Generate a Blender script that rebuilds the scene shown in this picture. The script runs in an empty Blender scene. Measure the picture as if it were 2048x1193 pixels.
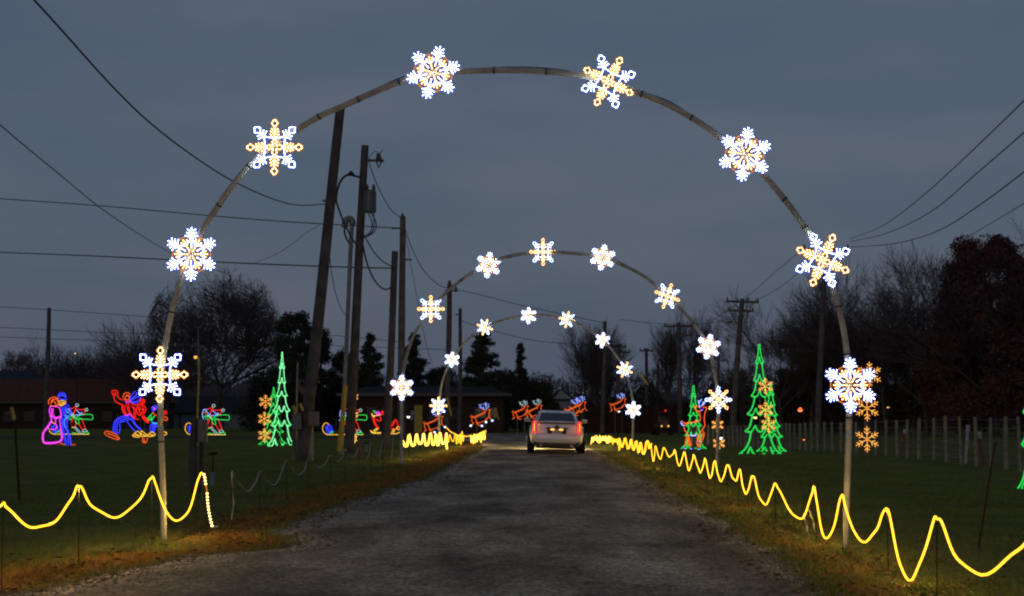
import bpy, math, random
import numpy as np
from mathutils import Vector, Matrix, noise as mnoise

R = math.radians
rng = np.random.default_rng(7)
random.seed(7)
scene = bpy.context.scene
COL = scene.collection

# ------------------------------------------------------------------ camera
EYE = 1.6
F = 3000.0
HY = 812.0
PITCH = math.atan((HY - 596.5) / F)
cam_d = bpy.data.cameras.new("camera")
cam_d.sensor_width = 36.0
cam_d.lens = 36.0 * F / 2048.0
cam_d.clip_start = 0.1
cam_d.clip_end = 4000
cam = bpy.data.objects.new("camera", cam_d)
COL.objects.link(cam)
cam.location = (0, 0, EYE)
cam.rotation_euler = (math.pi / 2 + PITCH, 0, 0)
scene.camera = cam
cam_d.dof.use_dof = True
cam_d.dof.focus_distance = 26.0
cam_d.dof.aperture_fstop = 5.6

# ------------------------------------------------------------------ world, sun, exposure
SUN_EL, SUN_ROT = R(1.5), R(200)
world = bpy.data.worlds.new("World")
scene.world = world
world.use_nodes = True
wn, wl = world.node_tree.nodes, world.node_tree.links
wn.clear()
w_out = wn.new("ShaderNodeOutputWorld")
w_bg = wn.new("ShaderNodeBackground")
w_bg.inputs["Strength"].default_value = 0.1
w_sky = wn.new("ShaderNodeTexSky")
w_sky.sky_type = 'NISHITA'
w_sky.sun_disc = False
w_sky.sun_elevation = SUN_EL
w_sky.sun_rotation = SUN_ROT
w_sky.air_density = 1.0
w_sky.dust_density = 1.5
w_sky.ozone_density = 2.0
w_tc = wn.new("ShaderNodeTexCoord")
w_map = wn.new("ShaderNodeMapping")
w_map.inputs["Scale"].default_value = (1.0, 1.0, 3.4)
w_n1 = wn.new("ShaderNodeTexNoise")
w_n1.inputs["Scale"].default_value = 4.2
w_n1.inputs["Detail"].default_value = 5
w_n1.inputs["Roughness"].default_value = 0.5
w_r = wn.new("ShaderNodeValToRGB")
w_r.color_ramp.elements[0].position = 0.30
w_r.color_ramp.elements[0].color = (0.72, 1.05, 1.63, 1)     # thin cloud, dusk blue
w_r.color_ramp.elements[1].position = 0.72
w_r.color_ramp.elements[1].color = (1.13, 1.33, 1.86, 1)     # thicker cloud, mauve grey
w_mix = wn.new("ShaderNodeMixRGB")
w_mix.inputs["Fac"].default_value = 0.82
wl.new(w_tc.outputs["Generated"], w_map.inputs["Vector"])
wl.new(w_map.outputs["Vector"], w_n1.inputs["Vector"])
wl.new(w_n1.outputs["Fac"], w_r.inputs["Fac"])
wl.new(w_sky.outputs["Color"], w_mix.inputs["Color1"])
wl.new(w_r.outputs["Color"], w_mix.inputs["Color2"])
wl.new(w_mix.outputs["Color"], w_bg.inputs["Color"])
wl.new(w_bg.outputs["Background"], w_out.inputs["Surface"])

sun_d = bpy.data.lights.new("sun", 'SUN')
sun_d.energy = 0.13
sun_d.angle = R(25)
sun_d.color = (1.0, 0.82, 0.74)
sun = bpy.data.objects.new("sun", sun_d)
COL.objects.link(sun)
_sv = Vector((math.sin(SUN_ROT) * math.cos(R(14)), math.cos(SUN_ROT) * math.cos(R(14)), math.sin(R(14))))
sun.rotation_euler = _sv.to_track_quat('Z', 'Y').to_euler()

scene.view_settings.view_transform = 'Standard'
scene.view_settings.look = 'None'
scene.view_settings.gamma = 1
scene.view_settings.exposure = 0.0
scene.view_settings.use_curve_mapping = False
scene.render.engine = 'CYCLES'
scene.cycles.use_denoising = True
scene.cycles.sample_clamp_indirect = 3.0
scene.cycles.max_bounces = 5
scene.cycles.diffuse_bounces = 2
scene.cycles.pixel_filter_type = 'BLACKMAN_HARRIS'
scene.cycles.filter_width = 2.1

# ------------------------------------------------------------------ pixel <-> world helpers
_fw = Vector((0, math.cos(PITCH), math.sin(PITCH)))
_up = Vector((0, -math.sin(PITCH), math.cos(PITCH)))


def P(px, py, D):
    """point of the place seen at photo pixel (px, py) whose distance along the road is D"""
    d = _fw + Vector(((px - 1024) / F, 0, 0)) + _up * ((596.5 - py) / F)
    return Vector((0, 0, EYE)) + d * (D / d.y)


def gz(D):
    """height of the ground: flat near the road, falling gently away beyond 80 m"""
    if D < 80: return 0.0
    if D > 210: return -1.4
    t = (D - 80) / 130.0
    return -1.4 * t


def gx(px, D):
    return P(px, HY, D).x


def G(px, D):
    p = P(px, HY + 3, D)
    return Vector((p.x, D, gz(D)))


# ------------------------------------------------------------------ materials
def _noise_mix(nt, c1, c2, scale, detail=4, lo=0.35, hi=0.65, coord='Object'):
    tc = nt.nodes.new("ShaderNodeTexCoord")
    n = nt.nodes.new("ShaderNodeTexNoise")
    n.inputs["Scale"].default_value = scale
    n.inputs["Detail"].default_value = detail
    r = nt.nodes.new("ShaderNodeValToRGB")
    r.color_ramp.elements[0].position = lo
    r.color_ramp.elements[1].position = hi
    r.color_ramp.elements[0].color = (*c1, 1)
    r.color_ramp.elements[1].color = (*c2, 1)
    nt.links.new(tc.outputs[coord], n.inputs["Vector"])
    nt.links.new(n.outputs["Fac"], r.inputs["Fac"])
    return r, n


def mat(name, c1, c2=None, scale=6.0, rough=0.8, metal=0.0, bump=0.0, bscale=40, coat=0.0):
    m = bpy.data.materials.new(name)
    m.use_nodes = True
    nt = m.node_tree
    b = nt.nodes["Principled BSDF"]
    b.inputs["Roughness"].default_value = rough
    b.inputs["Metallic"].default_value = metal
    if rough >= 0.8: b.inputs["Specular IOR Level"].default_value = 0.08
    if coat: b.inputs["Coat Weight"].default_value = coat
    if c2 is None: c2 = tuple(x * 0.75 for x in c1)
    r, n = _noise_mix(nt, c1, c2, scale)
    nt.links.new(r.outputs["Color"], b.inputs["Base Color"])
    if bump:
        tc = nt.nodes.new("ShaderNodeTexCoord")
        n2 = nt.nodes.new("ShaderNodeTexNoise")
        n2.inputs["Scale"].default_value = bscale
        n2.inputs["Detail"].default_value = 6
        bp = nt.nodes.new("ShaderNodeBump")
        bp.inputs["Strength"].default_value = bump
        bp.inputs["Distance"].default_value = 0.02
        nt.links.new(tc.outputs["Object"], n2.inputs["Vector"])
        nt.links.new(n2.outputs["Fac"], bp.inputs["Height"])
        nt.links.new(bp.outputs["Normal"], b.inputs["Normal"])
    return m


def glow(name, c, s, sampling='AUTO'):
    m = bpy.data.materials.new(name)
    m.use_nodes = True
    b = m.node_tree.nodes["Principled BSDF"]
    b.inputs["Base Color"].default_value = (*[0.01 + 0.02 * x for x in c], 1)
    b.inputs["Roughness"].default_value = 0.9
    b.inputs["Specular IOR Level"].default_value = 0.0
    b.inputs["Emission Color"].default_value = (*c, 1)
    b.inputs["Emission Strength"].default_value = s
    m.cycles.emission_sampling = sampling
    return m


M = {}
M['pole_wood'] = mat('weathered_pole_wood', (0.125, 0.112, 0.108), (0.070, 0.062, 0.062), 3, 0.9, bump=0.5, bscale=25)
M['pole_pale'] = mat('pale_pole_wood', (0.20, 0.175, 0.16), (0.12, 0.10, 0.09), 3, 0.9, bump=0.4)
M['pipe'] = mat('galvanised_pipe', (0.46, 0.43, 0.39), (0.30, 0.28, 0.26), 5, 0.7, 0.1, bump=0.05, bscale=60)
M['conduit'] = mat('grey_conduit', (0.22, 0.22, 0.22), (0.14, 0.14, 0.15), 5, 0.5, 0.3)
M['black'] = mat('black_rubber', (0.012, 0.012, 0.014), (0.02, 0.02, 0.022), 20, 0.6)
M['wire'] = mat('cable_black', (0.02, 0.02, 0.024), (0.03, 0.03, 0.034), 8, 0.7)
M['iron'] = mat('rusty_stake', (0.05, 0.028, 0.018), (0.025, 0.018, 0.014), 18, 0.85)
M['steel'] = mat('grey_steel', (0.13, 0.14, 0.15), (0.09, 0.095, 0.10), 8, 0.5, 0.5)
M['yellow'] = mat('yellow_guard', (0.50, 0.36, 0.03), (0.36, 0.25, 0.03), 5, 0.6)  # also carries painted yellow light on the lamp pole and pavilion door
M['porcelain'] = mat('insulator', (0.10, 0.06, 0.05), (0.07, 0.045, 0.04), 9, 0.3)
M['teal'] = mat('faded_teal_plastic', (0.12, 0.24, 0.25), (0.09, 0.17, 0.18), 14, 0.6)
M['bark'] = mat('bark_dark', (0.10, 0.082, 0.078), (0.06, 0.05, 0.05), 2, 0.95)
M['twig'] = mat('twigs', (0.115, 0.092, 0.092), (0.075, 0.062, 0.066), 0.6, 0.95)
M['redleaf'] = mat('red_brown_leaf', (0.15, 0.062, 0.066), (0.085, 0.042, 0.050), 0.5, 0.9)
M['needle'] = mat('conifer_needles', (0.036, 0.050, 0.034), (0.055, 0.062, 0.046), 1.2, 0.9)
M['hedge'] = mat('olive_leaf', (0.060, 0.064, 0.036), (0.085, 0.066, 0.046), 0.8, 0.9)
M['woods'] = mat('far_woods', (0.12, 0.105, 0.12), (0.08, 0.072, 0.085), 0.05, 0.95)
M['fencewood'] = mat('fence_post_wood', (0.27, 0.245, 0.21), (0.17, 0.155, 0.13), 7, 0.9, bump=0.4)
M['fencewire'] = mat('fence_wire', (0.20, 0.20, 0.20), (0.14, 0.13, 0.12), 12, 0.5, 0.6)
M['brownwall'] = mat('brown_brick_wall', (0.060, 0.034, 0.030), (0.042, 0.026, 0.024), 3, 0.9)
M['brownroof'] = mat('brown_shingles', (0.12, 0.045, 0.030), (0.085, 0.034, 0.025), 2, 0.95, bump=0.6, bscale=6)
M['blueroof'] = mat('dark_blue_roof', (0.035, 0.045, 0.065), (0.026, 0.034, 0.05), 2, 0.8)
M['darkroof'] = mat('charcoal_roof', (0.035, 0.034, 0.040), (0.026, 0.026, 0.03), 2, 0.85)
M['whitewall'] = mat('white_siding', (0.34, 0.34, 0.37), (0.26, 0.26, 0.29), 1, 0.8)
M['greywall'] = mat('grey_siding', (0.16, 0.145, 0.14), (0.12, 0.11, 0.105), 1, 0.85)
M['trim'] = mat('trim_grey', (0.12, 0.11, 0.115), (0.09, 0.085, 0.09), 3, 0.8)
M['dkfence'] = mat('stained_fence_boards', (0.050, 0.022, 0.018), (0.032, 0.017, 0.015), 2, 0.9)
M['winglass'] = mat('dark_window_glass', (0.02, 0.024, 0.03), (0.015, 0.018, 0.022), 2, 0.1)
M['paint'] = mat('silver_white_paint', (0.74, 0.72, 0.75), (0.68, 0.66, 0.69), 2, 0.32, 0.1, coat=0.5)
M['carglass'] = mat('car_glass', (0.012, 0.02, 0.024), (0.016, 0.024, 0.03), 2, 0.06, 0.0)
M['cartrim'] = mat('car_trim_dark', (0.03, 0.02, 0.022), (0.022, 0.016, 0.018), 9, 0.5)
M['chrome'] = mat('chrome', (0.6, 0.6, 0.62), (0.5, 0.5, 0.52), 9, 0.15, 1.0)
M['tyre'] = mat('tyre', (0.018, 0.016, 0.016), (0.026, 0.022, 0.02), 30, 0.85)
M['plate'] = mat('number_plate', (0.5, 0.42, 0.36), (0.42, 0.34, 0.30), 30, 0.5)
M['mower'] = mat('dull_red_paint', (0.09, 0.02, 0.018), (0.06, 0.018, 0.016), 6, 0.5)
M['cordgrey'] = mat('unlit_rope_tube', (0.30, 0.29, 0.26), (0.20, 0.19, 0.17), 20, 0.4)
M['sign'] = mat('white_marker', (0.4, 0.4, 0.42), (0.28, 0.28, 0.3), 10, 0.6)
M['redmark'] = mat('red_marker', (0.25, 0.03, 0.02), (0.16, 0.02, 0.02), 10, 0.6)
M['dirt'] = mat('bare_dirt', (0.075, 0.070, 0.040), (0.055, 0.072, 0.022), 4, 0.95)

# light rope colours: jacket with the lamp halo put into its glow, hotter core
GL = {
    'white': (glow('white_halo_jacket', (0.09, 0.15, 1.0), 1.15), glow('white_core', (0.82, 0.94, 1.0), 9.0)),
    'ice': (glow('ice_halo_jacket', (0.10, 0.16, 1.0), 1.0), glow('ice_core', (0.55, 0.72, 1.0), 2.4)),
    'gold': (glow('gold_halo_jacket', (1.0, 0.28, 0.02), 0.95), glow('gold_core', (1.0, 0.75, 0.38), 9.0)),
    'amber': (glow('amber_jacket', (1.0, 0.24, 0.01), 0.8), glow('amber_core', (1.0, 0.60, 0.14), 3.2)),
    'green': (glow('green_jacket', (0.0, 0.55, 0.04), 0.8), glow('green_core', (0.08, 1.0, 0.20), 1.9)),
    'brightgreen': (glow('bright_green_jacket', (0.0, 0.8, 0.08), 0.9), glow('bright_green_core', (0.4, 1.0, 0.6), 2.2)),
    'blue': (glow('blue_jacket', (0.01, 0.01, 1.0), 0.9), glow('blue_core', (0.07, 0.09, 1.0), 3.6)),
    'cyan': (glow('cyan_jacket', (0.02, 0.25, 1.0), 0.8), glow('cyan_core', (0.15, 0.7, 1.0), 1.6)),
    'red': (glow('red_jacket', (1.0, 0.01, 0.005), 0.8), glow('red_core', (1.0, 0.035, 0.02), 2.4)),
    'orange': (glow('orange_jacket', (1.0, 0.06, 0.005), 0.7), glow('orange_core', (1.0, 0.22, 0.03), 2.2)),
    'pink': (glow('pink_jacket', (1.0, 0.02, 0.9), 0.8), glow('pink_core', (1.0, 0.14, 1.0), 2.2)),
    'yellow': (glow('yellow_jacket', (1.0, 0.42, 0.02), 0.8), glow('yellow_core', (1.0, 0.72, 0.12), 2.2)),
    'pale': (glow('pale_jacket', (0.25, 0.5, 0.55), 0.6), glow('pale_core', (0.8, 1.0, 0.95), 1.3)),
}
M['swag'] = glow('warm_rope_jacket', (1.0, 0.47, 0.022), 3.3)
M['swaghot'] = glow('warm_rope_hot', (1.0, 0.52, 0.06), 5.0)
M['bead'] = glow('warm_rope_bead', (1.0, 0.60, 0.18), 7.0)
M['taillight'] = glow('tail_lamp_red', (1.0, 0.015, 0.02), 1.7)
M['tailcore'] = glow('tail_lamp_core', (1.0, 0.38, 0.03), 2.2)
M['platelamp'] = glow('plate_lamp', (1.0, 0.42, 0.08), 2.2)
M['headlamp'] = glow('head_lamp', (1.0, 0.9, 0.7), 3.0)
M['lampwhite'] = glow('lamp_white', (0.8, 0.85, 1.0), 3.0)
M['lampwarm'] = glow('lamp_warm', (1.0, 0.60, 0.25), 2.0)
M['lampred'] = glow('lamp_red', (1.0, 0.12, 0.03), 4.0)
M['lampyellow'] = glow('lamp_yellow', (1.0, 0.55, 0.08), 1.2)


# ------------------------------------------------------------------ mesh helpers
class MB:
    def __init__(s):
        s.v = []; s.f = []; s.mi = []

    def add(s, vs, fs, mi=0):
        o = len(s.v)
        s.v.extend([tuple(v) for v in vs])
        s.f.extend([tuple(i + o for i in f) for f in fs])
        s.mi.extend([mi] * len(fs))

    def tube(s, pts, r, sides=6, mi=0, cap=True, r2=None):
        pts = [Vector(p) for p in pts]
        n = len(pts)
        rs = r if isinstance(r, (list, tuple)) else [r] * n
        vs = []
        prev = None
        for i, p in enumerate(pts):
            t = (pts[min(i + 1, n - 1)] - pts[max(i - 1, 0)])
            if t.length < 1e-9: t = Vector((0, 0, 1))
            t.normalize()
            if prev is None:
                a = Vector((0, 0, 1)) if abs(t.z) < 0.9 else Vector((1, 0, 0))
                u = t.cross(a).normalized()
            else:
                u = prev - t * prev.dot(t)
                u = u.normalized() if u.length > 1e-6 else t.orthogonal().normalized()
            prev = u
            w = t.cross(u)
            for k in range(sides):
                a = 2 * math.pi * k / sides
                vs.append(p + u * (rs[i] * math.cos(a)) + w * (rs[i] * math.sin(a)))
        fs = []
        for i in range(n - 1):
            for k in range(sides):
                k2 = (k + 1) % sides
                fs.append((i * sides + k, i * sides + k2, (i + 1) * sides + k2, (i + 1) * sides + k))
        if cap:
            fs.append(tuple(range(sides))[::-1])
            fs.append(tuple((n - 1) * sides + k for k in range(sides)))
        s.add(vs, fs, mi)

    def ribbon(s, pts, a, b, nrm=Vector((0, -1, 0)), sides=6, mi=0):
        """elliptic tube: half-width a in the plane, half-depth b along nrm"""
        pts = [Vector(p) for p in pts]
        n = len(pts)
        vs = []
        for i, p in enumerate(pts):
            t = (pts[min(i + 1, n - 1)] - pts[max(i - 1, 0)])
            if t.length < 1e-9: t = Vector((0, 0, 1))
            t.normalize()
            u = t.cross(nrm)
            u = u.normalized() if u.length > 1e-6 else Vector((1, 0, 0))
            for k in range(sides):
                an = 2 * math.pi * k / sides
                vs.append(p + u * (a * math.cos(an)) + nrm * (b * math.sin(an)))
        fs = []
        for i in range(n - 1):
            for k in range(sides):
                k2 = (k + 1) % sides
                fs.append((i * sides + k, i * sides + k2, (i + 1) * sides + k2, (i + 1) * sides + k))
        fs.append(tuple(range(sides))[::-1])
        fs.append(tuple((n - 1) * sides + k for k in range(sides)))
        s.add(vs, fs, mi)

    def box(s, c, d, mi=0, rz=0.0, m=None):
        c = Vector(c); hx, hy, hz = d[0] / 2, d[1] / 2, d[2] / 2
        vs = []
        rot = Matrix.Rotation(rz, 3, 'Z') if m is None else m
        for x in (-hx, hx):
            for y in (-hy, hy):
                for z in (-hz, hz):
                    vs.append(c + rot @ Vector((x, y, z)))
        s.add(vs, [(0, 1, 3, 2), (4, 6, 7, 5), (0, 4, 5, 1), (2, 3, 7, 6), (0, 2, 6, 4), (1, 5, 7, 3)], mi)

    def lathe(s, prof, c=(0, 0, 0), sides=16, axis='Z', mi=0):
        c = Vector(c)
        vs = []
        for (r, h) in prof:
            for k in range(sides):
                a = 2 * math.pi * k / sides
                x, y = r * math.cos(a), r * math.sin(a)
                v = Vector((x, y, h)) if axis == 'Z' else (Vector((h, x, y)) if axis == 'X' else Vector((x, h, y)))
                vs.append(c + v)
        fs = []
        n = len(prof)
        for i in range(n - 1):
            for k in range(sides):
                k2 = (k + 1) % sides
                fs.append((i * sides + k, i * sides + k2, (i + 1) * sides + k2, (i + 1) * sides + k))
        fs.append(tuple(range(sides))[::-1])
        fs.append(tuple((n - 1) * sides + k for k in range(sides)))
        s.add(vs, fs, mi)

    def ball(s, c, r, mi=0, seg=8):
        prof = []
        for i in range(1, seg // 2 + 1):
            a = math.pi * i / (seg // 2 + 1)
            prof.append((r * math.sin(a), -r * math.cos(a)))
        s.lathe(prof, c, seg, 'Z', mi)

    def build(s, name, mats, parent=None, smooth=False, loc=None):
        me = bpy.data.meshes.new(name)
        me.from_pydata([tuple(v) for v in s.v], [], s.f)
        if not isinstance(mats, (list, tuple)): mats = [mats]
        for m in mats: me.materials.append(m)
        if len(mats) > 1:
            me.polygons.foreach_set("material_index", s.mi)
        if smooth:
            me.polygons.foreach_set("use_smooth", [True] * len(me.polygons))
        me.update()
        o = bpy.data.objects.new(name, me)
        COL.objects.link(o)
        if loc is not None: o.location = loc
        if parent is not None: o.parent = parent
        return o


def np_mesh(name, verts, faces, m, parent=None, loc=None):
    """verts (n,3) numpy, faces (k, 3 or 4) numpy"""
    me = bpy.data.meshes.new(name)
    n, k = len(verts), faces.shape[1]
    me.vertices.add(n)
    me.vertices.foreach_set("co", verts.astype(np.float32).ravel())
    me.loops.add(faces.size)
    me.loops.foreach_set("vertex_index", faces.astype(np.int32).ravel())
    me.polygons.add(len(faces))
    me.polygons.foreach_set("loop_start", np.arange(0, faces.size, k, dtype=np.int32))
    me.update(calc_edges=True)
    me.materials.append(m)
    o = bpy.data.objects.new(name, me)
    COL.objects.link(o)
    if loc is not None: o.location = loc
    if parent is not None: o.parent = parent
    return o


def tag(o, label, cat, group=None, kind=None):
    o['label'] = label
    o['category'] = cat
    if group: o['group'] = group
    if kind: o['kind'] = kind
    return o


def thing(name, loc, label, cat, group=None, rz=0.0):
    o = bpy.data.objects.new(name, None)
    o.empty_display_size = 0.1
    COL.objects.link(o)
    o.location = loc
    o.rotation_euler = (0, 0, rz)
    return tag(o, label, cat, group)


def smooth_line(pts, k=5):
    """Catmull-Rom through pts (tuples or Vectors)"""
    pts = [Vector(p) for p in pts]
    if len(pts) < 3: return pts
    out = []
    n = len(pts)
    for i in range(n - 1):
        p0, p1, p2, p3 = pts[max(i - 1, 0)], pts[i], pts[i + 1], pts[min(i + 2, n - 1)]
        for j in range(k):
            t = j / k
            out.append(0.5 * ((2 * p1) + (p2 - p0) * t + (2 * p0 - 5 * p1 + 4 * p2 - p3) * t * t + (3 * p1 - p0 - 3 * p2 + p3) * t ** 3))
    out.append(pts[-1])
    return out


def dashes(pts, step, fill):
    """cut a polyline into short straight dashes"""
    pts = [Vector(p) for p in pts]
    seg = []
    acc = [0.0]
    for a, b in zip(pts, pts[1:]): acc.append(acc[-1] + (b - a).length)
    L = acc[-1]
    n = max(1, int(round(L / step)))

    def at(s):
        for i in range(len(pts) - 1):
            if s <= acc[i + 1] + 1e-9:
                d = acc[i + 1] - acc[i]
                t = 0 if d < 1e-9 else (s - acc[i]) / d
                return pts[i].lerp(pts[i + 1], t)
        return pts[-1]
    for i in range(n):
        s0 = (i + (1 - fill) / 2) * L / n
        s1 = (i + (1 + fill) / 2) * L / n
        seg.append((at(s0), at(s1)))
    return seg


def rope_mb(strokes, colour, rj=0.016, rc=0.008, step=0.05, fill=0.6, smooth=0):
    """light rope bent in the XZ plane: wide jacket glowing as a halo, proud dashed core front and back"""
    mb = MB()
    N = Vector((0, -1, 0))
    for st in strokes:
        pts = [Vector((p[0], 0, p[1])) if len(p) == 2 else Vector(p) for p in st]
        if smooth: pts = smooth_line(pts, smooth)
        mb.ribbon(pts, rj, rj * 0.45, N, 6, 0)
        if step:
            for a, b in dashes(pts, step, fill):
                mb.ribbon([a, b], rc, rj * 0.85, N, 4, 1)
        else:
            mb.ribbon(pts, rc, rj * 0.7, N, 4, 1)
    return mb


def mesh_of(mb, name, mats):
    o = mb.build(name, mats)
    me = o.data
    bpy.data.objects.remove(o)
    return me


def put(me, name, parent, rot=(0, 0, 0), loc=(0, 0, 0), sc=1.0):
    o = bpy.data.objects.new(name, me)
    COL.objects.link(o)
    o.parent = parent
    o.location = loc
    o.rotation_euler = rot
    if sc != 1.0: o.scale = (sc, sc, sc)
    return o


# ================================================================== GROUND AND ROAD
def GP(px, py):
    D = EYE * F / (py - HY)
    return (P(px, HY, D).x, D)


EL = [(-4.9, 10.5), (-4.5, 12.6), (-4.0, 13.1), (-3.8, 14.9), (-3.35, 16.2), (-2.5, 16.9), (-2.42, 17.5), (-2.95, 18.9), (-2.96, 20.0), (-2.88, 22.5),
      (-2.6, 25.5), (-2.3, 29.4), (-1.75, 35), (-1.68, 40.7), (-1.23, 50), (-1.0, 58), (-1.3, 64), (-2.2, 69), (-4.0, 76), (-5.5, 84)]
ER = [(2.45, 10.5), (2.59, 12.6), (2.68, 14.2), (2.86, 17.3), (2.87, 20.2), (2.88, 24.2), (2.92, 27.7), (2.96, 36), (2.9, 45), (2.93, 54), (2.9, 60), (2.9, 68), (3.2, 76), (4.5, 84)]


def _interp(tab, D):
    if D <= tab[0][1]: return tab[0][0]
    for (x0, d0), (x1, d1) in zip(tab, tab[1:]):
        if D <= d1: return x0 + (x1 - x0) * (D - d0) / (d1 - d0)
    return tab[-1][0]


def edge_noise(D, s):
    return (mnoise.noise(Vector((s * 7.3, D * 0.9, 0))) * 0.20 + mnoise.noise(Vector((s * 3.1, D * 3.3, 2))) * 0.09)


def xl(D): return _interp(EL, D) + edge_noise(D, 1)
def xr(D): return _interp(ER, D) + edge_noise(D, 2)


# ground grid
xs = np.concatenate([np.linspace(-900, -60, 22)[:-1], np.linspace(-60, -12, 50)[:-1], np.linspace(-12, 12, 161), np.linspace(12, 60, 50)[1:], np.linspace(60, 900, 22)[1:]])
ys = np.concatenate([np.linspace(-40, 8, 12)[:-1], np.linspace(8, 40, 161), np.linspace(40, 90, 110)[1:], np.linspace(90, 260, 40)[1:], np.linspace(260, 1800, 20)[1:]])
nx, ny = len(xs), len(ys)
V = np.zeros((ny, nx, 3))
att = np.zeros((ny, nx))
for j, y in enumerate(ys):
    a, b = (xl(y), xr(y)) if y < 84 else (-4, 3.0)
    for i, x in enumerate(xs):
        z = gz(y)
        d = max(a - x, x - b)          # distance outside the road
        if abs(x) < 60 and y < 90:
            h = 0.035 * mnoise.noise(Vector((x * 0.6, y * 0.5, 0))) + 0.012 * mnoise.noise(Vector((x * 2.2, y * 2.2, 5)))
            z += h * min(max(d / 1.0, 0), 1) if d > 0 else 0
            if d < -0.4 and y < 66: z -= 0.05
        V[j, i] = (x, y, z)
        if y < 66:
            w = 1.7 if x < 0 else 1.15
            w *= 1.0 + 0.6 * mnoise.noise(Vector((x * 0.5, y * 0.35, 9)))
            t = 1.0 - min(max((d - 0.25) / w, 0), 1)
            if d < 0.5: t *= 0.25 + 0.75 * min(max(d / 0.5, 0), 1)
            att[j, i] = t * (1.0 if x < 0 else 0.5 if y > 19 else 0.7)
idx = np.arange(nx * ny).reshape(ny, nx)
fq = np.stack([idx[:-1, :-1], idx[:-1, 1:], idx[1:, 1:], idx[1:, :-1]], -1).reshape(-1, 4)


def ground_material():
    m = bpy.data.materials.new('lawn')
    m.use_nodes = True
    nt = m.node_tree
    b = nt.nodes["Principled BSDF"]
    b.inputs["Roughness"].default_value = 0.95
    b.inputs["Specular IOR Level"].default_value = 0.0
    g, _ = _noise_mix(nt, (0.105, 0.125, 0.040), (0.175, 0.175, 0.052), 0.8, 9, 0.32, 0.68)
    br, _ = _noise_mix(nt, (0.25, 0.125, 0.032), (0.16, 0.105, 0.028), 3.0, 6, 0.35, 0.65)
    at = nt.nodes.new("ShaderNodeAttribute"); at.attribute_name = "dry"
    tc = nt.nodes.new("ShaderNodeTexCoord")
    n = nt.nodes.new("ShaderNodeTexNoise"); n.inputs["Scale"].default_value = 1.6; n.inputs["Detail"].default_value = 7
    ad = nt.nodes.new("ShaderNodeMath"); ad.operation = 'ADD'
    rp = nt.nodes.new("ShaderNodeMapRange"); rp.inputs["From Min"].default_value = 0.84; rp.inputs["From Max"].default_value = 1.22
    nt.links.new(tc.outputs["Object"], n.inputs["Vector"])
    nt.links.new(at.outputs["Fac"], ad.inputs[0]); nt.links.new(n.outputs["Fac"], ad.inputs[1])
    nt.links.new(ad.outputs[0], rp.inputs["Value"])
    mx = nt.nodes.new("ShaderNodeMixRGB")
    nt.links.new(rp.outputs["Result"], mx.inputs["Fac"])
    nt.links.new(g.outputs["Color"], mx.inputs["Color1"]); nt.links.new(br.outputs["Color"], mx.inputs["Color2"])
    # fine blade-scale mottling
    n3 = nt.nodes.new("ShaderNodeTexNoise"); n3.inputs["Scale"].default_value = 26; n3.inputs["Detail"].default_value = 5
    nt.links.new(tc.outputs["Object"], n3.inputs["Vector"])
    r3 = nt.nodes.new("ShaderNodeMapRange"); r3.inputs["From Min"].default_value = 0.3; r3.inputs["From Max"].default_value = 0.7
    r3.inputs["To Min"].default_value = 0.55; r3.inputs["To Max"].default_value = 1.35
    nt.links.new(n3.outputs["Fac"], r3.inputs["Value"])
    mu = nt.nodes.new("ShaderNodeMixRGB"); mu.blend_type = 'MULTIPLY'; mu.inputs["Fac"].default_value = 1
    nt.links.new(mx.outputs["Color"], mu.inputs["Color1"]); nt.links.new(r3.outputs["Result"], mu.inputs["Color2"])
    nt.links.new(mu.outputs["Color"], b.inputs["Base Color"])
    bp = nt.nodes.new("ShaderNodeBump"); bp.inputs["Strength"].default_value = 0.8; bp.inputs["Distance"].default_value = 0.05
    nt.links.new(n3.outputs["Fac"], bp.inputs["Height"]); nt.links.new(bp.outputs["Normal"], b.inputs["Normal"])
    return m


M['lawn'] = ground_material()
gr = np_mesh('ground', V.reshape(-1, 3), fq, M['lawn'])
a_ = gr.data.attributes.new("dry", 'FLOAT', 'POINT')
a_.data.foreach_set("value", att.astype(np.float32).ravel())
gr['kind'] = 'structure'


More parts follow.
